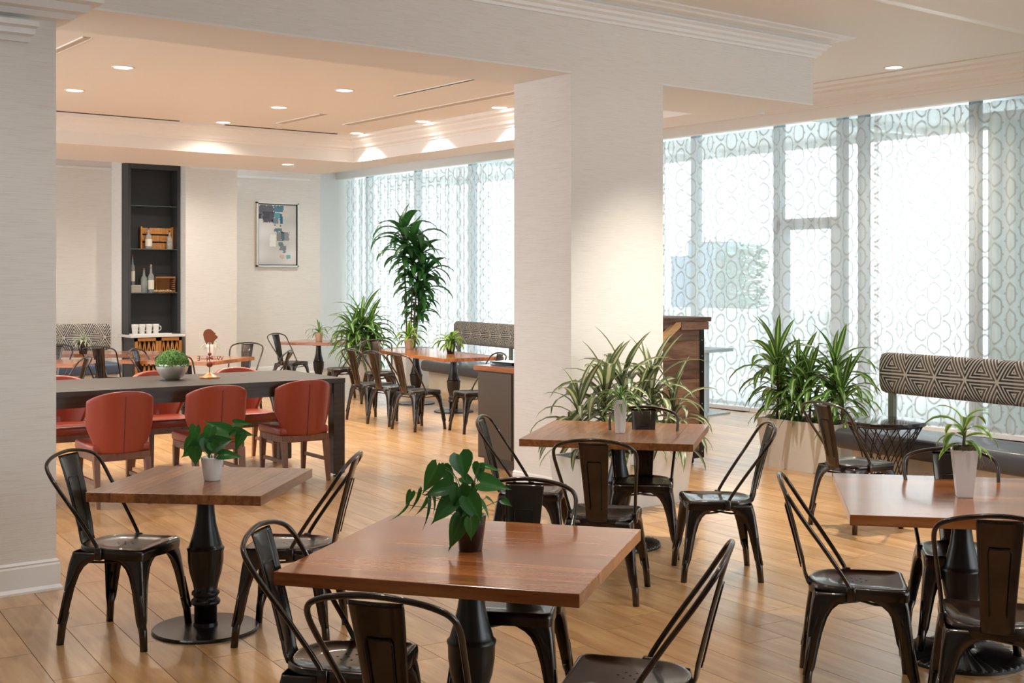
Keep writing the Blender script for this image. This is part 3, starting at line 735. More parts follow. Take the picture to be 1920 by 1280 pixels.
bw = bench((-8.3, 17.35), 34.5, 2.9, M_bluev, 'bench with slate blue seat and patterned back against the far left wall', (.62, 1.04), .62, post=False)

# ---------------- wire side table ----------------
X, Y = CW(2.93, 9.82); t = thing('wire_side_table', 'round black wire side table with crossed rods by the bench', 'table', (X, Y, 0))
bm = B(); lathe(bm, [(.305, .585), (.31, .59), (.31, .612), (.305, .617)], 48); obj('tabletop', bm, M_blackp, t)
def hyper(name, a0, a1):
    for k in range(17):
        a = 2*PI*k/17; bm = B()
        pts = []
        for j in range(9):
            s = j/8; z = .585*(1-s)+.0*s
            r = .285*(1-s)+.2*s - .075*math.sin(PI*s); th = a + (a1)*s
            pts.append((r*math.cos(th), r*math.sin(th), z))
        tube(bm, pts, .0045, 5); obj(name, bm, M_iron, t, True)
hyper('rod', 0, R(75)); hyper('rod', 0, -R(75))
bm = B(); tube(bm, [(.2*math.cos(2*PI*i/32), .2*math.sin(2*PI*i/32), .006) for i in range(32)], .006, 6, closed=True)
tube(bm, [(.27*math.cos(2*PI*i/32), .27*math.sin(2*PI*i/32), .578) for i in range(32)], .006, 6, closed=True); obj('ring', bm, M_iron, t, True)
X, Y = CW(2.72, 16.2)
t = thing('grey_side_table', 'small pale grey pedestal table by the door curtain behind the host stand', 'table', (X-.3, Y, 0), R(8))
obj('tabletop', box(-.3, -.22, .80, .3, .22, .84, .004), M_greymetal, t); obj('post', box(-.03, -.03, .02, .03, .03, .8), M_greymetal, t); obj('base', box(-.25, -.2, 0, .25, .2, .02), M_greymetal, t)

# ---------------- service cabinet ----------------
t = thing('service_cabinet', 'taupe service cabinet with reddish wood top beside the column', 'cabinet', (6.86, 8.28, 0))
bm = B(); bx(bm, 0, 0, .08, .62, 1.06, .885); bx(bm, .04, .03, 0, .60, 1.02, .08); obj('body', bm, M_brown, t)
for i in range(2): obj('door', box(-.014, .02+i*.52, .10, 0, .52+i*.52, .875, .002), M_brown, t)
for i in range(4): o = obj('board', box(-.56, -.084, -.022, .56, .084, .022), M_cherry, t); o.location = (.055+i*.17, .53, .908); o.rotation_euler = (0, 0, PI/2)
for k, (dz, dxx, rz) in enumerate(((.0, .0, .1), (.014, .01, -.06), (.028, -.01, .05))):
    m_ = obj('menu', box(-.11, -.16, 0, .11, .16, .012, .002), M_blackp); m_.location = (7.02+dxx, 9.05, .931+dz); m_.rotation_euler = (0, 0, rz)
    tag(m_, ['black menu at the bottom of the stack on the service cabinet', 'black menu in the middle of the stack on the service cabinet', 'black menu on top of the stack on the service cabinet'][k], 'menu', 'stacked menus')
t = thing('tablet_stand', 'black card terminal box standing on the service cabinet beside the menus', 'terminal', (6.99, 8.65, .93))
obj('body', box(-.06, -.1, 0, .06, .1, .14, .005), M_blackp, t); obj('screen', box(-.063, -.085, .03, -.06, .085, .125), M_slot, t)

# ---------------- host stand ----------------
t = thing('host_stand', 'reclaimed wood host stand on casters with black metal corner straps', 'lectern', (7.63, 8.13, 0))
W2, D2, HT = .95, .75, 1.33
zs_ = [.10 + i*(HT-.10)/7 for i in range(8)]
for nm, yy in (('side_plank', 0), ('side_plank', D2-.03)):
    for a, b in zip(zs_, zs_[1:]):
        # boards cut along the diagonal slope
        def xl(z): return max(0.0, (z-.92)/(HT-.92)*.62) if z > .92 else 0.0
        bm = B(); prism(bm, [(xl(a), a+.002), (W2, a+.002), (W2, b-.002), (xl(b), b-.002)], yy, yy+.03, M=Matrix(((1,0,0,0),(0,0,1,0),(0,1,0,0),(0,0,0,1)))); bmesh.ops.recalc_face_normals(bm, faces=bm.faces)
        obj(nm, bm, M_reclaim, t)
for a, b in zip(zs_, zs_[1:]): obj('front_plank', box(W2-.03, .03, a+.002, W2, D2-.03, b-.002), M_reclaim, t)
bm = B(); s = .0
for yy in (-.018, ):
    prism(bm, [(-.02, .90), (.06, .88), (.70, HT), (.58, HT)], yy, yy+.045, M=Matrix(((1,0,0,0),(0,0,1,0),(0,1,0,0),(0,0,0,1))))
bmesh.ops.recalc_face_normals(bm, faces=bm.faces); obj('diagonal_trim', bm, M_pine, t)
obj('inner_board', box(.03, .04, .10, .05, D2-.04, .86), M_reclaim, t); obj('inner_shelf', box(.03, .03, .84, W2-.03, D2-.03, .865), M_reclaim, t)
for i in range(3): obj('top_board', box(.42, -.03+i*.27, HT, W2+.08, .235+i*.27, HT+.04, .003), M_reclaim, t)
obj('ledge', box(.64, -.025, HT-.075, W2+.05, D2+.03, HT-.002, .003), M_reclaim, t)
for y in (-.008, D2-.03):
    st_ = obj('metal_strap', box(W2-.05, y, .06, W2+.006, y+.036, HT-.075, .002), M_iron, t)
    bm = B()
    for k in range(8):
        lathe(bm, [(.0055, 0), (.004, .003)], 8, M=TR(W2-.022, -.008, .12+k*.148) @ RX(PI/2))
    if y < 0: rv = obj('rivets', bm, M_steel, st_)
    else: bm.free()
obj('bottom_strap', box(0, -.006, .06, W2, .0, .13, .001), M_iron, t)
for x in (.10, W2-.08):
    for y in (.08, D2-.08):
        bm = B(); lathe(bm, [(.028, -.012), (.03, 0), (.028, .012)], 16, M=TR(x, y, .03) @ RX(PI/2)); bx(bm, x-.015, y-.015, .035, x+.015, y+.015, .065); obj('caster', bm, M_iron, t)

# ---------------- tall shelf and lattice cabinet ----------------
SX0, SX1, SY0, SY1 = 7.50, 8.385, 19.75, 20.05
SZ = .83
t = thing('shelf_cabinet', 'tall charcoal shelf unit with glass shelves on an amber lattice cabinet', 'cabinet', (SX0, SY0, 0))
Wd, Dp = SX1-SX0, SY1-SY0
shy = .0
bm = B(); bx(bm, 0, 0, SZ, .045, Dp, 3.62, .012, 2); bx(bm, Wd-.05, 0, SZ, Wd, Dp, 3.62, .012, 2); bx(bm, .045, 0, 3.52, Wd-.05, Dp, 3.62); obj('shelf_frame', bm, M_cab, t)
obj('back_panel', box(.045, Dp-.02, SZ, Wd-.05, Dp, 3.52), M_cabin, t)
def zat(v, Yd=19.95, u=290):    # height of a pixel row on the unit
    d_ = Yd/(ca + -(u-960)/2345*sa); return CAMH + (524-v)/2345*d_
SH = [zat(548), zat(467), zat(387)]
for z in SH: obj('glass_shelf', box(.045, .015, z-.012, Wd-.05, Dp-.02, z), M_glassy, t)
obj('counter', box(-.07, -.30, SZ-.04, Wd-.045, Dp-.005, SZ, .004), M_stone, t)
bm = B(); bx(bm, 0, -.24, .08, .03, Dp-.05, SZ-.04); bx(bm, Wd-.11, -.24, .08, Wd-.08, Dp-.05, SZ-.04); bx(bm, 0, Dp-.08, .08, Wd-.08, Dp-.05, SZ-.04); bx(bm, 0, -.24, .0, Wd-.08, Dp-.05, .08); obj('cabinet_body', bm, M_cab, t)
for q in range(2):
    x0 = .01+q*(Wd-.10)/2; x1 = x0+(Wd-.10)/2-.004
    bm = B(); z0, z1 = .09, SZ-.05
    bx(bm, x0, -.27, z0, x0+.045, -.24, z1); bx(bm, x1-.045, -.27, z0, x1, -.24, z1); bx(bm, x0, -.27, z1-.05, x1, -.24, z1); bx(bm, x0, -.27, z0, x1, -.24, z0+.05)
    dr = obj('door', bm, M_orangewood, t)
    iw = x1-x0-.09; ih = z1-z0-.1; npair = 4
    for k in range(npair):
        for rowi in range(3):
            for s_ in (-1, 1):
                cx_ = x0+.045+iw*(k+.5)/npair; za = z0+.05+ih*rowi/3; zb_ = za+ih/3
                bm = B(); hw_ = iw/npair/2
                if s_ > 0: prism(bm, [(cx_-hw_, za), (cx_-hw_+.018, za), (cx_+.009, zb_), (cx_-.009, zb_)], -.265, -.25, M=Matrix(((1,0,0,0),(0,0,1,0),(0,1,0,0),(0,0,0,1))))
                else: prism(bm, [(cx_+hw_-.018, za), (cx_+hw_, za), (cx_+.009, zb_), (cx_-.009, zb_)], -.265, -.25, M=Matrix(((1,0,0,0),(0,0,1,0),(0,1,0,0),(0,0,0,1))))
                bmesh.ops.recalc_face_normals(bm, faces=bm.faces)
                obj('lattice_slat', bm, M_orangewood, dr)
obj('inner_back', box(.03, -.12, .08, Wd-.08, -.10, SZ-.05), M_slot, t)
# items on the shelves
def bottle(x, y, z, h, r, label, lab=None, cork=M_cork, square=False):
    b = thing('bottle', label, 'bottle', (x, y, z), 0, 'bottles on the shelf unit')
    bm = B(); lathe(bm, [(r*.9, 0), (r, .01), (r, h*.55), (r*.85, h*.62), (r*.38, h*.70), (r*.32, h*.9), (r*.38, h*.91), (r*.36, h*.93)], 16 if not square else 8); obj('glass', bm, M_bottle, b, True)
    bm = B(); lathe(bm, [(r*.30, h*.92), (r*.34, h)], 10); obj('stopper', bm, cork, b)
    if lab: bm = B(); lathe(bm, [(r*1.02, h*.12), (r*1.02, h*.45)], 16, cap=False); obj('paper_label', bm, lab, b)
    return b
BY = SY0+.14
def sx(u, Yd=BY):
    k = (u-960)/2345; return Yd*(sa + k*ca)/(ca - k*sa)
z2, z1s = SH[0], SH[1]
ct_ = thing('wooden_crate', 'small slatted wooden crate on the upper glass shelf', 'crate', (sx(297), BY+.06, z1s))
cw_ = (sx(326)-sx(268)); chh = zat(425)-zat(467)
for i in range(3): obj('slat', box(-cw_/2, .02, .005+i*chh/3, cw_/2, .035, -.02+(i+1)*chh/3), M_orangewood, ct_)
for s_ in (-1, 1): obj('end_board', box(s_*cw_/2-.012, -.01, 0, s_*cw_/2+.012, .05, chh), M_orangewood, ct_)
for i in range(2): obj('bottom_slat', box(-cw_/2, -.008+i*.03, 0, cw_/2, .016+i*.03, .006), M_orangewood, ct_)
bottle(sx(277), BY-.04, z1s, .36, .055, 'clear bottle with dark stopper at the left of the crate', M_paper, M_slot)
bottle(sx(316), BY-.04, z1s, .31, .048, 'clear bottle with a ring emblem at the right of the crate', None, M_slot)
bottle(sx(270), BY, z2, .40, .055, 'wide clear bottle on the lower glass shelf', None, M_copper)
bottle(sx(281), BY-.05, z2, .46, .05, 'tall clear bottle with a white label on the lower glass shelf', M_paper)
bt = bottle(sx(250), BY+.03, z2+.125, .5, .035, 'slim bottle with a rust red cap at the left of the lower shelf', M_paper, M_copper)
bxx = obj('gift_box', box(-.085, -.07, 0, .085, .07, .125, .004), mat('grey_card', (.42, .39, .33), .8)); bxx.location = (sx(254), BY+.03, z2); tag(bxx, 'small grey card box under the slim red-capped bottle', 'box')
bk_ = thing('wicker_basket', 'woven rattan basket tipped on its side on the lower glass shelf', 'basket', (sx(307), BY+.0, z2), R(-8))
bm = B()
for k in range(9):
    q = k/8; s2 = .155-.0*q; yy = -.12+.24*q; hh2 = .25-.03*q
    tube(bm, [(-s2+.02*q, yy, .012), (s2-.02*q, yy, .012), (s2-.02*q, yy, hh2), (-s2+.02*q, yy, hh2)], .013, 6, closed=True)
obj('weave', bm, M_wick, bk_, True)
bm = B()
for k in range(7):
    for s2 in (-1, 1): tube(bm, [(s2*.15, -.12, .03+k*.035), (s2*.13, .12, .03+k*.03)], .008, 5)
obj('side_weave', bm, M_wick, bk_, True); obj('basket_bottom', box(-.13, .11, .01, .13, .125, .22), M_wick, bk_)
bm = B()
for k in range(26): lathe(bm, [(.012, -.012), (.02, 0), (.012, .012)], 6, M=TR(rnd.uniform(-.19, .1), rnd.uniform(-.13, -.10), .014+.02*rnd.random()) @ RX(rnd.uniform(0, 3)))
o = obj('corks', bm, M_cork); o.location = (sx(305), BY+.0, z2+.002); o['kind'] = 'stuff'; tag(o, 'loose corks spilling from the tipped rattan basket', 'corks')
try_ = obj('tray', box(-.30, -.10, 0, .34, .10, .018, .004), M_stone); try_.location = (sx(280, 19.62), 19.62, SZ); tag(try_, 'flat white tray holding the row of mugs', 'tray')
mug0 = None
for k in range(4):
    u_ = 253+k*13.0; X = sx(u_, 19.62)
    lb_ = 'white mug on the tray, %s in the row' % ['leftmost', 'second from left', 'third from left', 'rightmost'][k]
    if mug0 is None:
        mug0 = thing('mug', lb_, 'mug', (X, 19.62, SZ+.018), 0, 'white mugs in a row')
        bm = B(); lathe(bm, [(.04, 0), (.043, .005), (.054, .13), (.056, .15), (.050, .15), (.048, .13), (.038, .01)], 20); obj('cup', bm, M_white, mug0, True)
        bm = B(); tube(bm, smoothpath([(.05, -.0, .12), (.076, -.02, .11), (.076, -.02, .06), (.047, 0, .04)], 4), .007, 6); obj('handle', bm, M_white, mug0, True)
    else: dup(mug0, (X, 19.62, SZ+.018), 0, lb_, 'white mugs in a row')
for c_ in mug0.children: pass

# ---------------- painting ----------------
px0, px1 = sx(479, YB), sx(557, YB); dP = YB/(ca - (518-960)/2345*sa)
pz0, pz1 = CAMH+(524-500)/2345*dP, CAMH+(524-380)/2345*dP
t = thing('painting', 'abstract painting of grey and teal blocks in a silver frame', 'painting', ((px0+px1)/2, YB-.02, (pz0+pz1)/2))
wP, hP = px1-px0, pz1-pz0
bm = B(); 
for q in ((-wP/2, -hP/2, wP/2, -hP/2+.025), (-wP/2, hP/2-.025, wP/2, hP/2), (-wP/2, -hP/2, -wP/2+.025, hP/2), (wP/2-.025, -hP/2, wP/2, hP/2)): bx(bm, q[0], -.05, q[1], q[2], .015, q[3])
obj('frame', bm, M_steel, t)
bm = B()
for q in ((-wP/2+.025, -hP/2+.025, wP/2-.025, -hP/2+.04), (-wP/2+.025, hP/2-.04, wP/2-.025, hP/2-.025), (-wP/2+.025, -hP/2+.025, -wP/2+.04, hP/2-.025), (wP/2-.04, -hP/2+.025, wP/2-.025, hP/2-.025)): bx(bm, q[0], -.035, q[1], q[2], .0, q[3])
obj('liner', bm, M_slot, t)
bm = B(); cl = bm.loops.layers.color.new('Col')
patches = [(0, .0, 1, 1, (.82, .81, .80)), (.02, .02, .40, .16, (.33, .33, .38)), (.02, .12, .3, .24, (.42, .42, .47)), (.12, .12, .42, .30, (.27, .26, .31)), (0, .16, .08, .24, (.2, .2, .24)), (.34, .25, .40, .30, (.1, .1, .14)), (.40, .02, .66, .12, (.25, .45, .53)), (.42, .13, .58, .23, (.30, .58, .62)), (.56, .15, .64, .32, (.10, .33, .47)), (.38, .22, .52, .32, (.40, .48, .54)), (.42, .39, .62, .45, (.25, .42, .47)), (.48, .45, .60, .60, (.50, .46, .46)), (.60, .46, .68, .6, (.24, .37, .44)), (.68, .46, .80, .60, (.52, .51, .52)), (.52, .62, .64, .68, (.30, .46, .5)), (.56, .66, .66, .76, (.47, .45, .45)), (.64, .68, .72, .80, (.40, .45, .52)), (.72, .83, .84, .90, (.42, .64, .64)), (.55, .83, .68, .9, (.78, .68, .62)), (.62, .1, .8, .2, (.8, .78, .74)), (.3, .5, .46, .7, (.9, .9, .88)), (.56, .33, .58, .39, (.12, .12, .12)), (.40, .34, .47, .35, (.1, .1, .1)), (.60, .455, .68, .47, (.1, .1, .12))]
g1, g2 = 44, 66; rr_ = random.Random(4)
for i in range(g1):
    for j in range(g2):
        a, b = (i+.5)/g1, (j+.5)/g2; c = patches[0][4]
        c = tuple(v+.05*math.sin(a*5+b*3)+.02*math.sin(b*17) for v in c)
        for (x0, y0, x1, y1, cc_) in patches[1:]:
            if x0 <= a+rr_.uniform(-.01, .01) <= x1 and y0 <= b+rr_.uniform(-.006, .006) <= y1: c = mix(c, cc_, .88)
        X0, X1 = -wP/2+.035+(wP-.07)*i/g1, -wP/2+.035+(wP-.07)*(i+1)/g1; Z1, Z0 = hP/2-.035-(hP-.07)*j/g2, hP/2-.035-(hP-.07)*(j+1)/g2
        f = bm.faces.new([bm.verts.new(v) for v in ((X0, -.02, Z0), (X1, -.02, Z0), (X1, -.02, Z1), (X0, -.02, Z1))])
        for lp in f.loops: lp[cl] = (*c, 1)
M_art = mat('painted_canvas', (.7, .7, .7), .6); n, l, p = N(M_art); at = n.new('ShaderNodeVertexColor'); at.layer_name = 'Col'; l.new(at.outputs[0], p.inputs['Base Color'])
obj('canvas', bm, M_art, t)

# ---------------- plants ----------------
def leafmesh(name, m, L=1, W=.1, e0=60, droop=90, nseg=7, fold=.25, tip=1.0, pw=1.0):
    bm = B(); uvl = bm.loops.layers.uv.new('UVMap'); x = z = 0; rows = []
    for i in range(nseg+1):
        s = i/nseg; e = R(e0 - droop*s**1.2)
        w_ = W*max(.02, math.sin(PI*min(1, (s*.93+.07))**pw))**.8 * (1 if s < .98 else .1)
        nx, nz_ = -math.sin(e), math.cos(e)
        rows.append([bm.verts.new((x+nx*w_*fold*abs(k), k*w_, z+nz_*w_*fold*abs(k))) for k in (-1, 0, 1)])
        x += math.cos(e)*L/nseg; z += math.sin(e)*L/nseg
    for i, (a, b) in enumerate(zip(rows, rows[1:])):
        for k in range(2):
            f = bm.faces.new((a[k], a[k+1], b[k+1], b[k])); f.smooth = True
            for lp, (u_, v_) in zip(f.loops, ((k/2, i/nseg), ((k+1)/2, i/nseg), ((k+1)/2, (i+1)/nseg), (k/2, (i+1)/nseg))): lp[uvl].uv = (u_, v_)
    me = bpy.data.meshes.new(name); bm.to_mesh(me); bm.free(); me.materials.append(m); return me
def leafset(m, W, pw=1.0, fold=.25):
    return [leafmesh('leaf', m, 1, W, e0, dr, pw=pw, fold=fold) for e0, dr in ((78, 40), (64, 95), (54, 130), (42, 135), (24, 115), (4, 85))]
LS = {'drac': leafset(M_drac, .062), 'dracw': leafset(M_dracw, .07), 'lime': leafset(M_lime, .10), 'green': leafset(M_green, .11, .9), 'pale': leafset(M_pale, .09)}
def put(me, parent, loc, rz, sc, tilt=0):
    o = bpy.data.objects.new('leaf', me); COL.objects.link(o); o.parent = parent; o.location = loc; o.rotation_euler = (rnd.uniform(-.25, .25), tilt, rz); o.scale = (sc,)*3; return o
def whorl(t, kind, x, y, z, n, L, spread=1.0, r_=None, low=0, hi=5.99, dz=.16):
    for i in range(n):
        q = (i/max(1, n-1))**.8                         # 0 top/upright .. 1 low/drooping
        k = int(min(5, max(0, low + q*(hi-low)))); az = i*2.4+rnd.uniform(-.3, .3); Ls = L*rnd.uniform(.78, 1.12)*(.8+.3*math.sin(q*PI))
        if kind == 'dracw' and math.sin(az) > 0: Ls = min(Ls, max(.22, (.46-y)/max(.05, math.sin(az))/.85))
        put(LS[kind][k], t, (x, y, z + .02 - q*dz), az, Ls)
def cane(t, x0, y0, z0, x1, y1, z1, r=.012):
    bm = B(); tube(bm, smoothpath([(x0, y0, z0), ((x0+x1)/2+rnd.uniform(-.015, .015), (y0+y1)/2, (z0+z1)/2), (x1, y1, z1)], 4), [r*1.0]*4+[r*.9]*4+[r*.8], 7); obj('cane', bm, M_cane, t, True)
def trough(t, L, W_, H, taper=.05):
    bm = B(); a = [bm.verts.new(v) for v in ((-L/2+taper, -W_/2+taper, 0), (L/2-taper, -W_/2+taper, 0), (L/2-taper, W_/2-taper, 0), (-L/2+taper, W_/2-taper, 0))]
    b = [bm.verts.new(v) for v in ((-L/2, -W_/2, H), (L/2, -W_/2, H), (L/2, W_/2, H), (-L/2, W_/2, H))]
    c = [bm.verts.new(v) for v in ((-L/2+.02, -W_/2+.02, H), (L/2-.02, -W_/2+.02, H), (L/2-.02, W_/2-.02, H), (-L/2+.02, W_/2-.02, H))]
    d_ = [bm.verts.new(v) for v in ((-L/2+.02, -W_/2+.02, H-.05), (L/2-.02, -W_/2+.02, H-.05), (L/2-.02, W_/2-.02, H-.05), (-L/2+.02, W_/2-.02, H-.05))]
    for p_, q_ in ((a, b), (b, c), (c, d_)):
        for i in range(4): bm.faces.new((p_[i], p_[(i+1) % 4], q_[(i+1) % 4], q_[i]))
    bm.faces.new(list(reversed(a))); bm.faces.new(d_); bmesh.ops.recalc_face_normals(bm, faces=bm.faces); obj('planter', bm, M_planter, t)
    obj('soil', box(-L/2+.022, -W_/2+.022, H-.06, L/2-.022, W_/2-.022, H-.03), M_soil, t)
# planter in front of the column
t = thing('planter_box', 'white trough planter with silvery striped dracaenas in front of the column', 'plant', (6.50, 6.99, 0), 0)
trough(t, 1.16, .36, .42, .04)
for (x, y, zt, n_, L) in ((-.44, .0, .82, 20, .42), (-.22, -.04, .95, 22, .50), (.02, .02, .98, 20, .46), (.12, -.06, .80, 16, .40), (.34, .04, .92, 24, .50), (.50, -.04, .78, 18, .42), (-.05, -.06, .66, 14, .40)):
    cane(t, x, y, .36, x, y, zt-.05); whorl(t, 'dracw', x, y, zt-.02, int(n_*1.35), L*1.08, dz=.36)
# long white planter at right
X, Y = 9.08, 7.31
t = thing('planter_box', 'long white planter full of green striped dracaenas by the window', 'plant', (X, Y, 0), PI/2)
trough(t, .86, .40, .45, .04)
for (x, y, zt, n_, L) in ((.32, .05, 1.02, 24, .46), (.38, -.08, .82, 18, .42), (.10, .0, .92, 22, .46), (-.08, .08, .88, 18, .42), (-.30, .0, 1.0, 26, .46), (-.20, -.1, .76, 18, .40), (-.42, .05, .80, 18, .40), (.18, -.12, .70, 16, .40)):
    cane(t, x, y, .4, x, y, zt-.05); whorl(t, 'drac', x, y, zt-.02, int(n_*1.4), L*1.08, dz=.36)
def roundpot(t, r0, r1, h, m, n=28, sq=False, nm='pot', zoff=0):
    bm = B(); lathe(bm, [(r0*.94, 0), (r0, .004), (r1, h-.004), (r1, h), (r1*.9, h), (r1*.86, h*.8)], 4 if sq else n, M=RZ(PI/4) if sq else None); obj(nm, bm, m, t, not sq)
    bm = B(); lathe(bm, [(r1*.85, h*.84), (r1*.85, h*.88)], 4 if sq else 16, M=RZ(PI/4) if sq else None); obj('soil', bm, M_soil, t)
# striped lounge plant
X, Y = CW(-2.25, 18.75); t = thing('potted_dracaena', 'large striped dracaena in a round white pot by the lounge curtain', 'plant', (X, Y, 0))
roundpot(t, .16, .24, .62, M_planter)
for (x, y, zt, n_, L) in ((0, 0, 1.12, 30, .62), (.12, .05, 1.0, 26, .58), (-.12, .02, .98, 26, .58), (.02, -.1, .86, 24, .52), (-.05, .12, .9, 20, .5), (.15, -.08, .78, 18, .5), (-.16, -.08, .78, 18, .5)):
    cane(t, x*.5, y*.5, .5, x, y, zt-.05); whorl(t, 'drac', x, y, zt, n_, L, dz=.3)
# tall corn plant
X, Y = CW(-1.62, 20.3); t = thing('tall_plant', 'tall slender-caned green plant reaching toward the ceiling by the curtain', 'plant', (X, Y, 0))
trough(t, .55, .45, .62, .04)
def camoff(u, d=0): 
    q = (u-775)/2345*19.6; return (q*ca + d*sa, -q*sa + d*ca)
for (ub, ut, zb, zt, ns, L) in ((758, 757, .6, 2.50, 3, .66), (770, 778, .6, 2.36, 4, .60), (776, 790, .6, 2.1, 4, .60), (782, 800, .6, 1.8, 4, .54), (778, 788, .6, 1.45, 3, .46)):
    d_ = rnd.uniform(-.12, .12); a0 = camoff(ub, d_); a1 = camoff(ut, d_)
    cane(t, a0[0]*.6, a0[1]*.6, zb-.03, a1[0], a1[1], zt, .014)
    for k in range(ns):
        q = k/(ns); zz = zt - k*.19; xx = a1[0] + (a0[0]*.6-a1[0])*(zt-zz)/(zt-zb); yy = a1[1] + (a0[1]*.6-a1[1])*(zt-zz)/(zt-zb)
        whorl(t, 'green', xx, yy, zz, 12 if k == 0 else 9, L*(1 if k < 2 else .85), low=(0 if k == 0 else 2), hi=5.0, dz=.12)
# small pots
def tpot(u, v, label, kind, potm, r0, r1, h, L, n_, z=TH, sq=False, cat='potted plant', low=0, dpt=None, stem=0):
    if dpt is None: dpt = 2345*(CAMH-z)/(v-524)
    X, Y = CW((u-960)/2345*dpt, dpt); t = thing('potted_plant', label, cat, (X, Y, z), TZ(-12 if sq else 0)); roundpot(t, r0, r1, h, potm, sq=sq)
    if stem: cane(t, 0, 0, h*.85, .005, 0, h+stem, .008)
    whorl(t, kind, 0, 0, h+stem, n_, L, low=low, dz=min(.05+stem*.5, .1)); return t
tpot(1163, 811, 'tall tapered white vase with a small striped plant on the column table', 'drac', M_white, .040, .058, .215, .19, 26, sq=True, low=1)
t = tpot(1808, 931, 'tall tapered pale vase with a lime-edged dracaena on the right-hand table', 'lime', M_white, .048, .076, .215, .185, 14, sq=True, low=1, stem=.10)
bm = B()
for k in range(60):
    a = rnd.uniform(0, 6.28); q = rnd.uniform(0, 6.28); r_ = .03+.03*rnd.random()
    tube(bm, smoothpath([(r_*math.cos(a), r_*math.sin(a), .205+.01*rnd.random()), (r_*.9*math.cos(a+1), r_*.9*math.sin(a+1), .225+.012*rnd.random()), (.05*math.cos(q), .05*math.sin(q), .21+.01*rnd.random())], 3), .0012, 4)
for k in range(5):
    tube(bm, smoothpath([(.05, .0+.008*k, .212), (.068, .005*k, .215-.01*k), (.075+.006*k, .004*k, .17-.01*k), (.062+.012*k, 0, .12+.012*k)], 3), .0011, 4)
o = obj('dry_moss', bm, M_twig, t); o['kind'] = 'stuff'
tpot(598, 637, 'small clay pot with a trailing plant on the back-wall table', 'drac', M_terra, .05, .068, .14, .26, 20, dpt=20.0)
tpot(767, 654, 'small clay pot with a striped plant on the far joined table', 'lime', M_terra, .055, .075, .15, .30, 26, low=0)
tpot(845, 662, 'small black pot with a striped plant on the near joined table', 'lime', M_blackp, .05, .075, .15, .28, 26, low=1)
tpot(156, 664, 'black pot with pale flowers on the table before the patterned bench', 'pale', M_blackp, .05, .08, .16, .17, 40, low=0, dpt=16.6)
tpot(396, 668, 'white pot with pale sprigs behind the weathervane', 'pale', M_white, .05, .078, .16, .15, 22, low=2, dpt=16.0)
# heart leaves
def heartmesh(m, wr=.8, curl=.25):
    bm = B(); uvl = bm.loops.layers.uv.new('UVMap'); n_ = 7
    # leaf lies in XZ plane, base at origin, tip toward +X; lobes behind the base
    S_ = [(-.16, .20), (-.10, .40), (.08, .50), (.28, .47), (.50, .36), (.72, .20), (.90, .06), (1.0, .0)]
    mid = [(-.0, 0), (.02, 0), (.1, 0), (.28, 0), (.50, 0), (.72, 0), (.90, 0), (1.0, 0)]
    def P(x, y): return (x, y*wr*1.0, 0)
    def bend(v): x, y, z = v; return (x, y, -curl*x*x*.6 + abs(y)*.28)
    rows = [[bm.verts.new(bend(P(s[0], -s[1]))), bm.verts.new(bend(P((s[0]+c[0])/2, -s[1]*.55))), bm.verts.new(bend(P(c[0], 0))), bm.verts.new(bend(P((s[0]+c[0])/2, s[1]*.55))), bm.verts.new(bend(P(s[0], s[1])))] for s, c in zip(S_[:-1], mid[:-1])]
    tipv = bm.verts.new(bend((1.08, 0, 0)))
    us = (0, .3, .5, .7, 1)
    for a, b in zip(rows, rows[1:]):
        for k in range(4):
            try:
                f = bm.faces.new((a[k], a[k+1], b[k+1], b[k])); f.smooth = True
                for lp, q in zip(f.loops, (k, k+1, k+1, k)): lp[uvl].uv = (us[q], .5)
            except ValueError: pass
    for k in range(4):
        f = bm.faces.new((rows[-1][k], rows[-1][k+1], tipv)); f.smooth = True
        for lp, q in zip(f.loops, (k, k+1, 2)): lp[uvl].uv = (us[q], .5)
    me = bpy.data.meshes.new('leaf'); bm.to_mesh(me); bm.free(); me.materials.append(m); return me
HM = [heartmesh(M_poth, .95, .2), heartmesh(M_poth, .75, .35), heartmesh(M_poth, .5, .45)]
def pothos(u, v, label, potm, r0, r1, h, leaves, org, scale, z=TH, rnds=5):
    rr = random.Random(rnds)
    dpt = 2345*(CAMH-z)/(v-524); X, Y = CW((u-960)/2345*dpt, dpt); t = thing('potted_pothos', label, 'potted plant', (X, Y, z), -R(YAW)); roundpot(t, r0, r1, h, potm)
    # local x = camera right, local y = away
    for (lx, ly, ln, wd, tip, dep) in leaves:
        cx_, cz_ = (lx-org[0])/scale, (org[1]-ly)/scale; L = ln/scale*1.15
        me = HM[0] if wd/ln > .68 else HM[1] if wd/ln > .42 else HM[2]
        o = bpy.data.objects.new('leaf', me); COL.objects.link(o); o.parent = t
        a = R(tip); dirx = Vector((math.cos(a), rr.uniform(-.25, .25), math.sin(a))).normalized()
        nrm = Vector((rr.uniform(-.35, .35), -1, .35+rr.uniform(-.1, .4))).normalized()
        if wd/ln < .42: nrm = Vector((.9, -.35, .3))
        side = nrm.cross(dirx).normalized(); nrm = dirx.cross(side).normalized()
        base = Vector((cx_, dep, cz_)) - dirx*L*.45
        wscale = (wd/ln)/(.95 if me is HM[0] else .75 if me is HM[1] else .5)
        Mx = Matrix((dirx, side, nrm)).transposed().to_4x4()
        o.matrix_local = Matrix.Translation(base) @ Mx @ Matrix.Diagonal((L, L*wscale, L, 1))
        bm = B(); mid_ = Vector((base.x*.45, base.y*.5, max(h*1.05, base.z*.8+.01)))
        tube(bm, smoothpath([(base.x*.12, base.y*.15, h*.86), mid_, base], 4), .0013, 5); obj('stem', bm, M_cane if rr.random() < .4 else M_stemg, t, True)
    return t
M_stemg = mat('green_stem', (.10, .17, .05), .5)
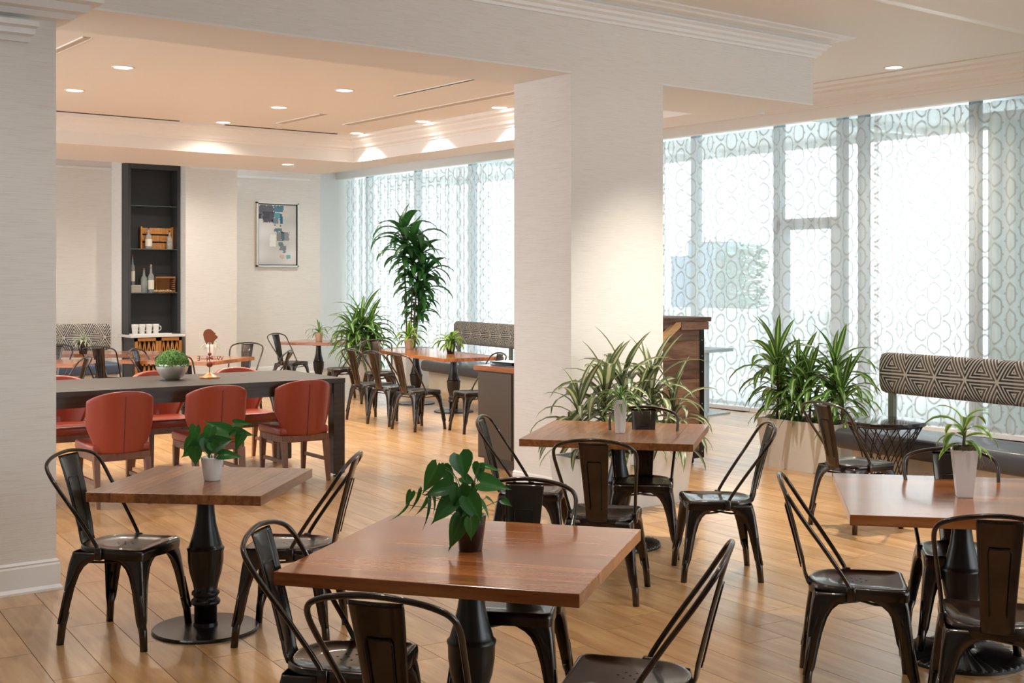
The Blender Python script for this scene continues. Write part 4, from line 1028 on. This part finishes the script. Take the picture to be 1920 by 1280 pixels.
PL1 = [(850, 150, 270, 265, -75, -.02), (480, 300, 350, 200, -115, -.03), (560, 420, 300, 200, -165, -.05), (680, 290, 220, 150, -60, .02), (590, 190, 95, 60, -90, 0), (1040, 250, 190, 150, -100, .03), (1190, 195, 230, 80, -8, .03), (1220, 390, 310, 220, -8, .0),
 (215, 540, 160, 90, -110, -.02), (310, 560, 250, 85, -100, -.03), (110, 730, 280, 75, -122, -.02), (380, 650, 220, 80, -110, .0), (455, 680, 340, 75, -84, -.04), (520, 620, 230, 85, -75, .0), (640, 650, 350, 250, -138, -.07), (830, 540, 330, 230, -85, -.08),
 (1000, 620, 300, 230, -60, -.09), (790, 890, 340, 215, -108, -.10), (970, 850, 250, 170, -85, -.10), (1130, 660, 230, 95, -50, -.02), (920, 350, 180, 120, -25, .03), (1375, 600, 120, 85, -30, .0), (1190, 590, 130, 50, -30, .03), (980, 470, 130, 100, -60, .02), (700, 470, 200, 150, -100, -.02), (860, 720, 200, 150, -90, -.05)]
pothos(882, 1031, 'heart-leaved pothos in a glossy black pot on the centre table', M_blackp, .043, .058, .13, PL1, (945, 1170), 3290)
PL2 = [(1505, 1010, 190, 120, 150, -.01), (1440, 1080, 130, 110, -100, -.02), (1300, 1080, 150, 90, -100, .0), (1700, 980, 130, 60, 0, .02), (1710, 1060, 150, 80, -5, 0), (1690, 1120, 150, 100, -120, -.02), (1550, 1130, 170, 140, 20, -.05), (1340, 1150, 150, 110, -100, -.03), (1270, 1210, 170, 90, -150, -.03), (1330, 1250, 140, 110, -95, -.05), (1620, 1240, 170, 90, 0, -.04), (1440, 1170, 130, 120, -80, -.05), (1250, 1160, 120, 70, -120, -.02), (1500, 1180, 110, 90, -60, -.05), (1380, 1120, 110, 80, -140, .02), (1590, 1060, 90, 60, 30, .02)]
pothos(398, 900, 'small pothos in a round white pot on the walnut table', M_white, .040, .056, .115, PL2, (1453, 1463), 4.571*381, rnds=8)

# ---------------- boxwood bowl ----------------
def onct(u, v): 
    d_ = 2345*(CAMH-CT)/(v-524); return CW((u-960)/2345*d_, d_), d_
(X, Y), d_ = onct(323, 711)
t = thing('boxwood_bowl', 'clipped boxwood dome in a ribbed silver bowl on the communal table', 'plant', (X, Y, CT))
bm = B(); lathe(bm, [(.055, 0), (.06, .004), (.095, .03), (.125, .075), (.137, .12), (.138, .135), (.130, .135), (.127, .11)], 96, flute=lambda a, r, z: 1+.018*abs(math.sin(a*16)) if .01 < z < .13 else 1); obj('bowl', bm, M_steel, t, True)
bm = B()
for k in range(5200):
    a = rnd.uniform(0, 2*PI); q = rnd.random()**.6; ph = q*PI/2*1.06; rr = .140*(.93+.09*rnd.random())
    c = Vector((rr*math.sin(ph)*math.cos(a), rr*math.sin(ph)*math.sin(a), .128 + .125*math.cos(ph)*(.95+.08*rnd.random())))
    M4 = TR(*c) @ RZ(a) @ RY(ph+rnd.uniform(-.8, .8)) @ RX(rnd.uniform(-.9, .9)) @ RZ(rnd.uniform(0, 6)); s = .0065
    bm.faces.new([bm.verts.new(M4 @ Vector(v)) for v in ((-s, 0, 0), (0, -s*.6, .001), (s, 0, .002), (0, s*.6, .001))])
lathe(bm, [(.130, .125), (.115, .19), (.07, .235), (.02, .245)], 24)
o = obj('foliage', bm, M_box, t); o['kind'] = 'stuff'

# ---------------- weathervane ----------------
(X, Y), d_ = onct(393, 708.5)
t = thing('weathervane', 'rusty copper tabletop weathervane with letter arms on the communal table', 'ornament', (X, Y, CT), -R(YAW))
sc_ = d_/2345
bm = B(); lathe(bm, [(19*sc_, 0), (19*sc_, .012), (14*sc_, .016), (4*sc_, .045), (2*sc_, .05)], 32); obj('base', bm, M_orangewood, t, True)
bm = B(); tube(bm, [(0, 0, .03), (0, 0, 70*sc_)], .0042, 8); obj('rod', bm, M_copper, t)
bm = B()
for zc, r_ in ((26*sc_, 6*sc_), (45*sc_, 3.4*sc_)): lathe(bm, [(r_*math.sin(PI*i/8)+.0005, zc - r_*math.cos(PI*i/8)) for i in range(9)], 16)
obj('ball', bm, M_copper, t, True)
bm = B()
for a in range(4):
    tube(bm, smoothpath([(0, 0, 40*sc_), (5*sc_*math.cos(a*PI/2), 5*sc_*math.sin(a*PI/2), 36*sc_), (16*sc_*math.cos(a*PI/2), 16*sc_*math.sin(a*PI/2), 36*sc_)], 3), .004, 6)
obj('arms', bm, M_copper, t, True)
for ch, (ax, ay), rz in (('W', (20, 0), 0), ('E', (-20, 0), PI), ('N', (0, 20), PI/2), ('S', (0, -20), PI/2)):
    cu = bpy.data.curves.new('letter', 'FONT'); cu.body = ch; cu.size = 12.5*sc_; cu.extrude = .002; cu.align_x = 'CENTER'; cu.align_y = 'CENTER'
    tmp = bpy.data.objects.new('tmp', cu); COL.objects.link(tmp); dg = bpy.context.evaluated_depsgraph_get(); me = bpy.data.meshes.new_from_object(tmp.evaluated_get(dg)); bpy.data.objects.remove(tmp)
    me.materials.append(M_copper); o = bpy.data.objects.new('letter', me); COL.objects.link(o); o.parent = t; o.location = (ax*sc_, ay*sc_, 36.5*sc_); o.rotation_euler = (PI/2, 0, rz)
pig = [(-11, 0), (-12, 4), (-11, 9), (-8, 13), (-3, 15), (2, 14.5), (6, 11.5), (9, 8), (12, 7), (10, 5), (15, 1), (15, -2), (11, -5), (8, -9), (6, -15), (4, -11), (0, -9), (-3, -10), (-6, -14), (-8, -9), (-10, -5)]
bm = B(); prism(bm, [(x*sc_, z*sc_+77*sc_) for x, z in pig], -.003, .003, M=Matrix(((1, 0, 0, 0), (0, 0, 1, 0), (0, 1, 0, 0), (0, 0, 0, 1)))); bmesh.ops.recalc_face_normals(bm, faces=bm.faces); obj('vane', bm, M_copper, t)
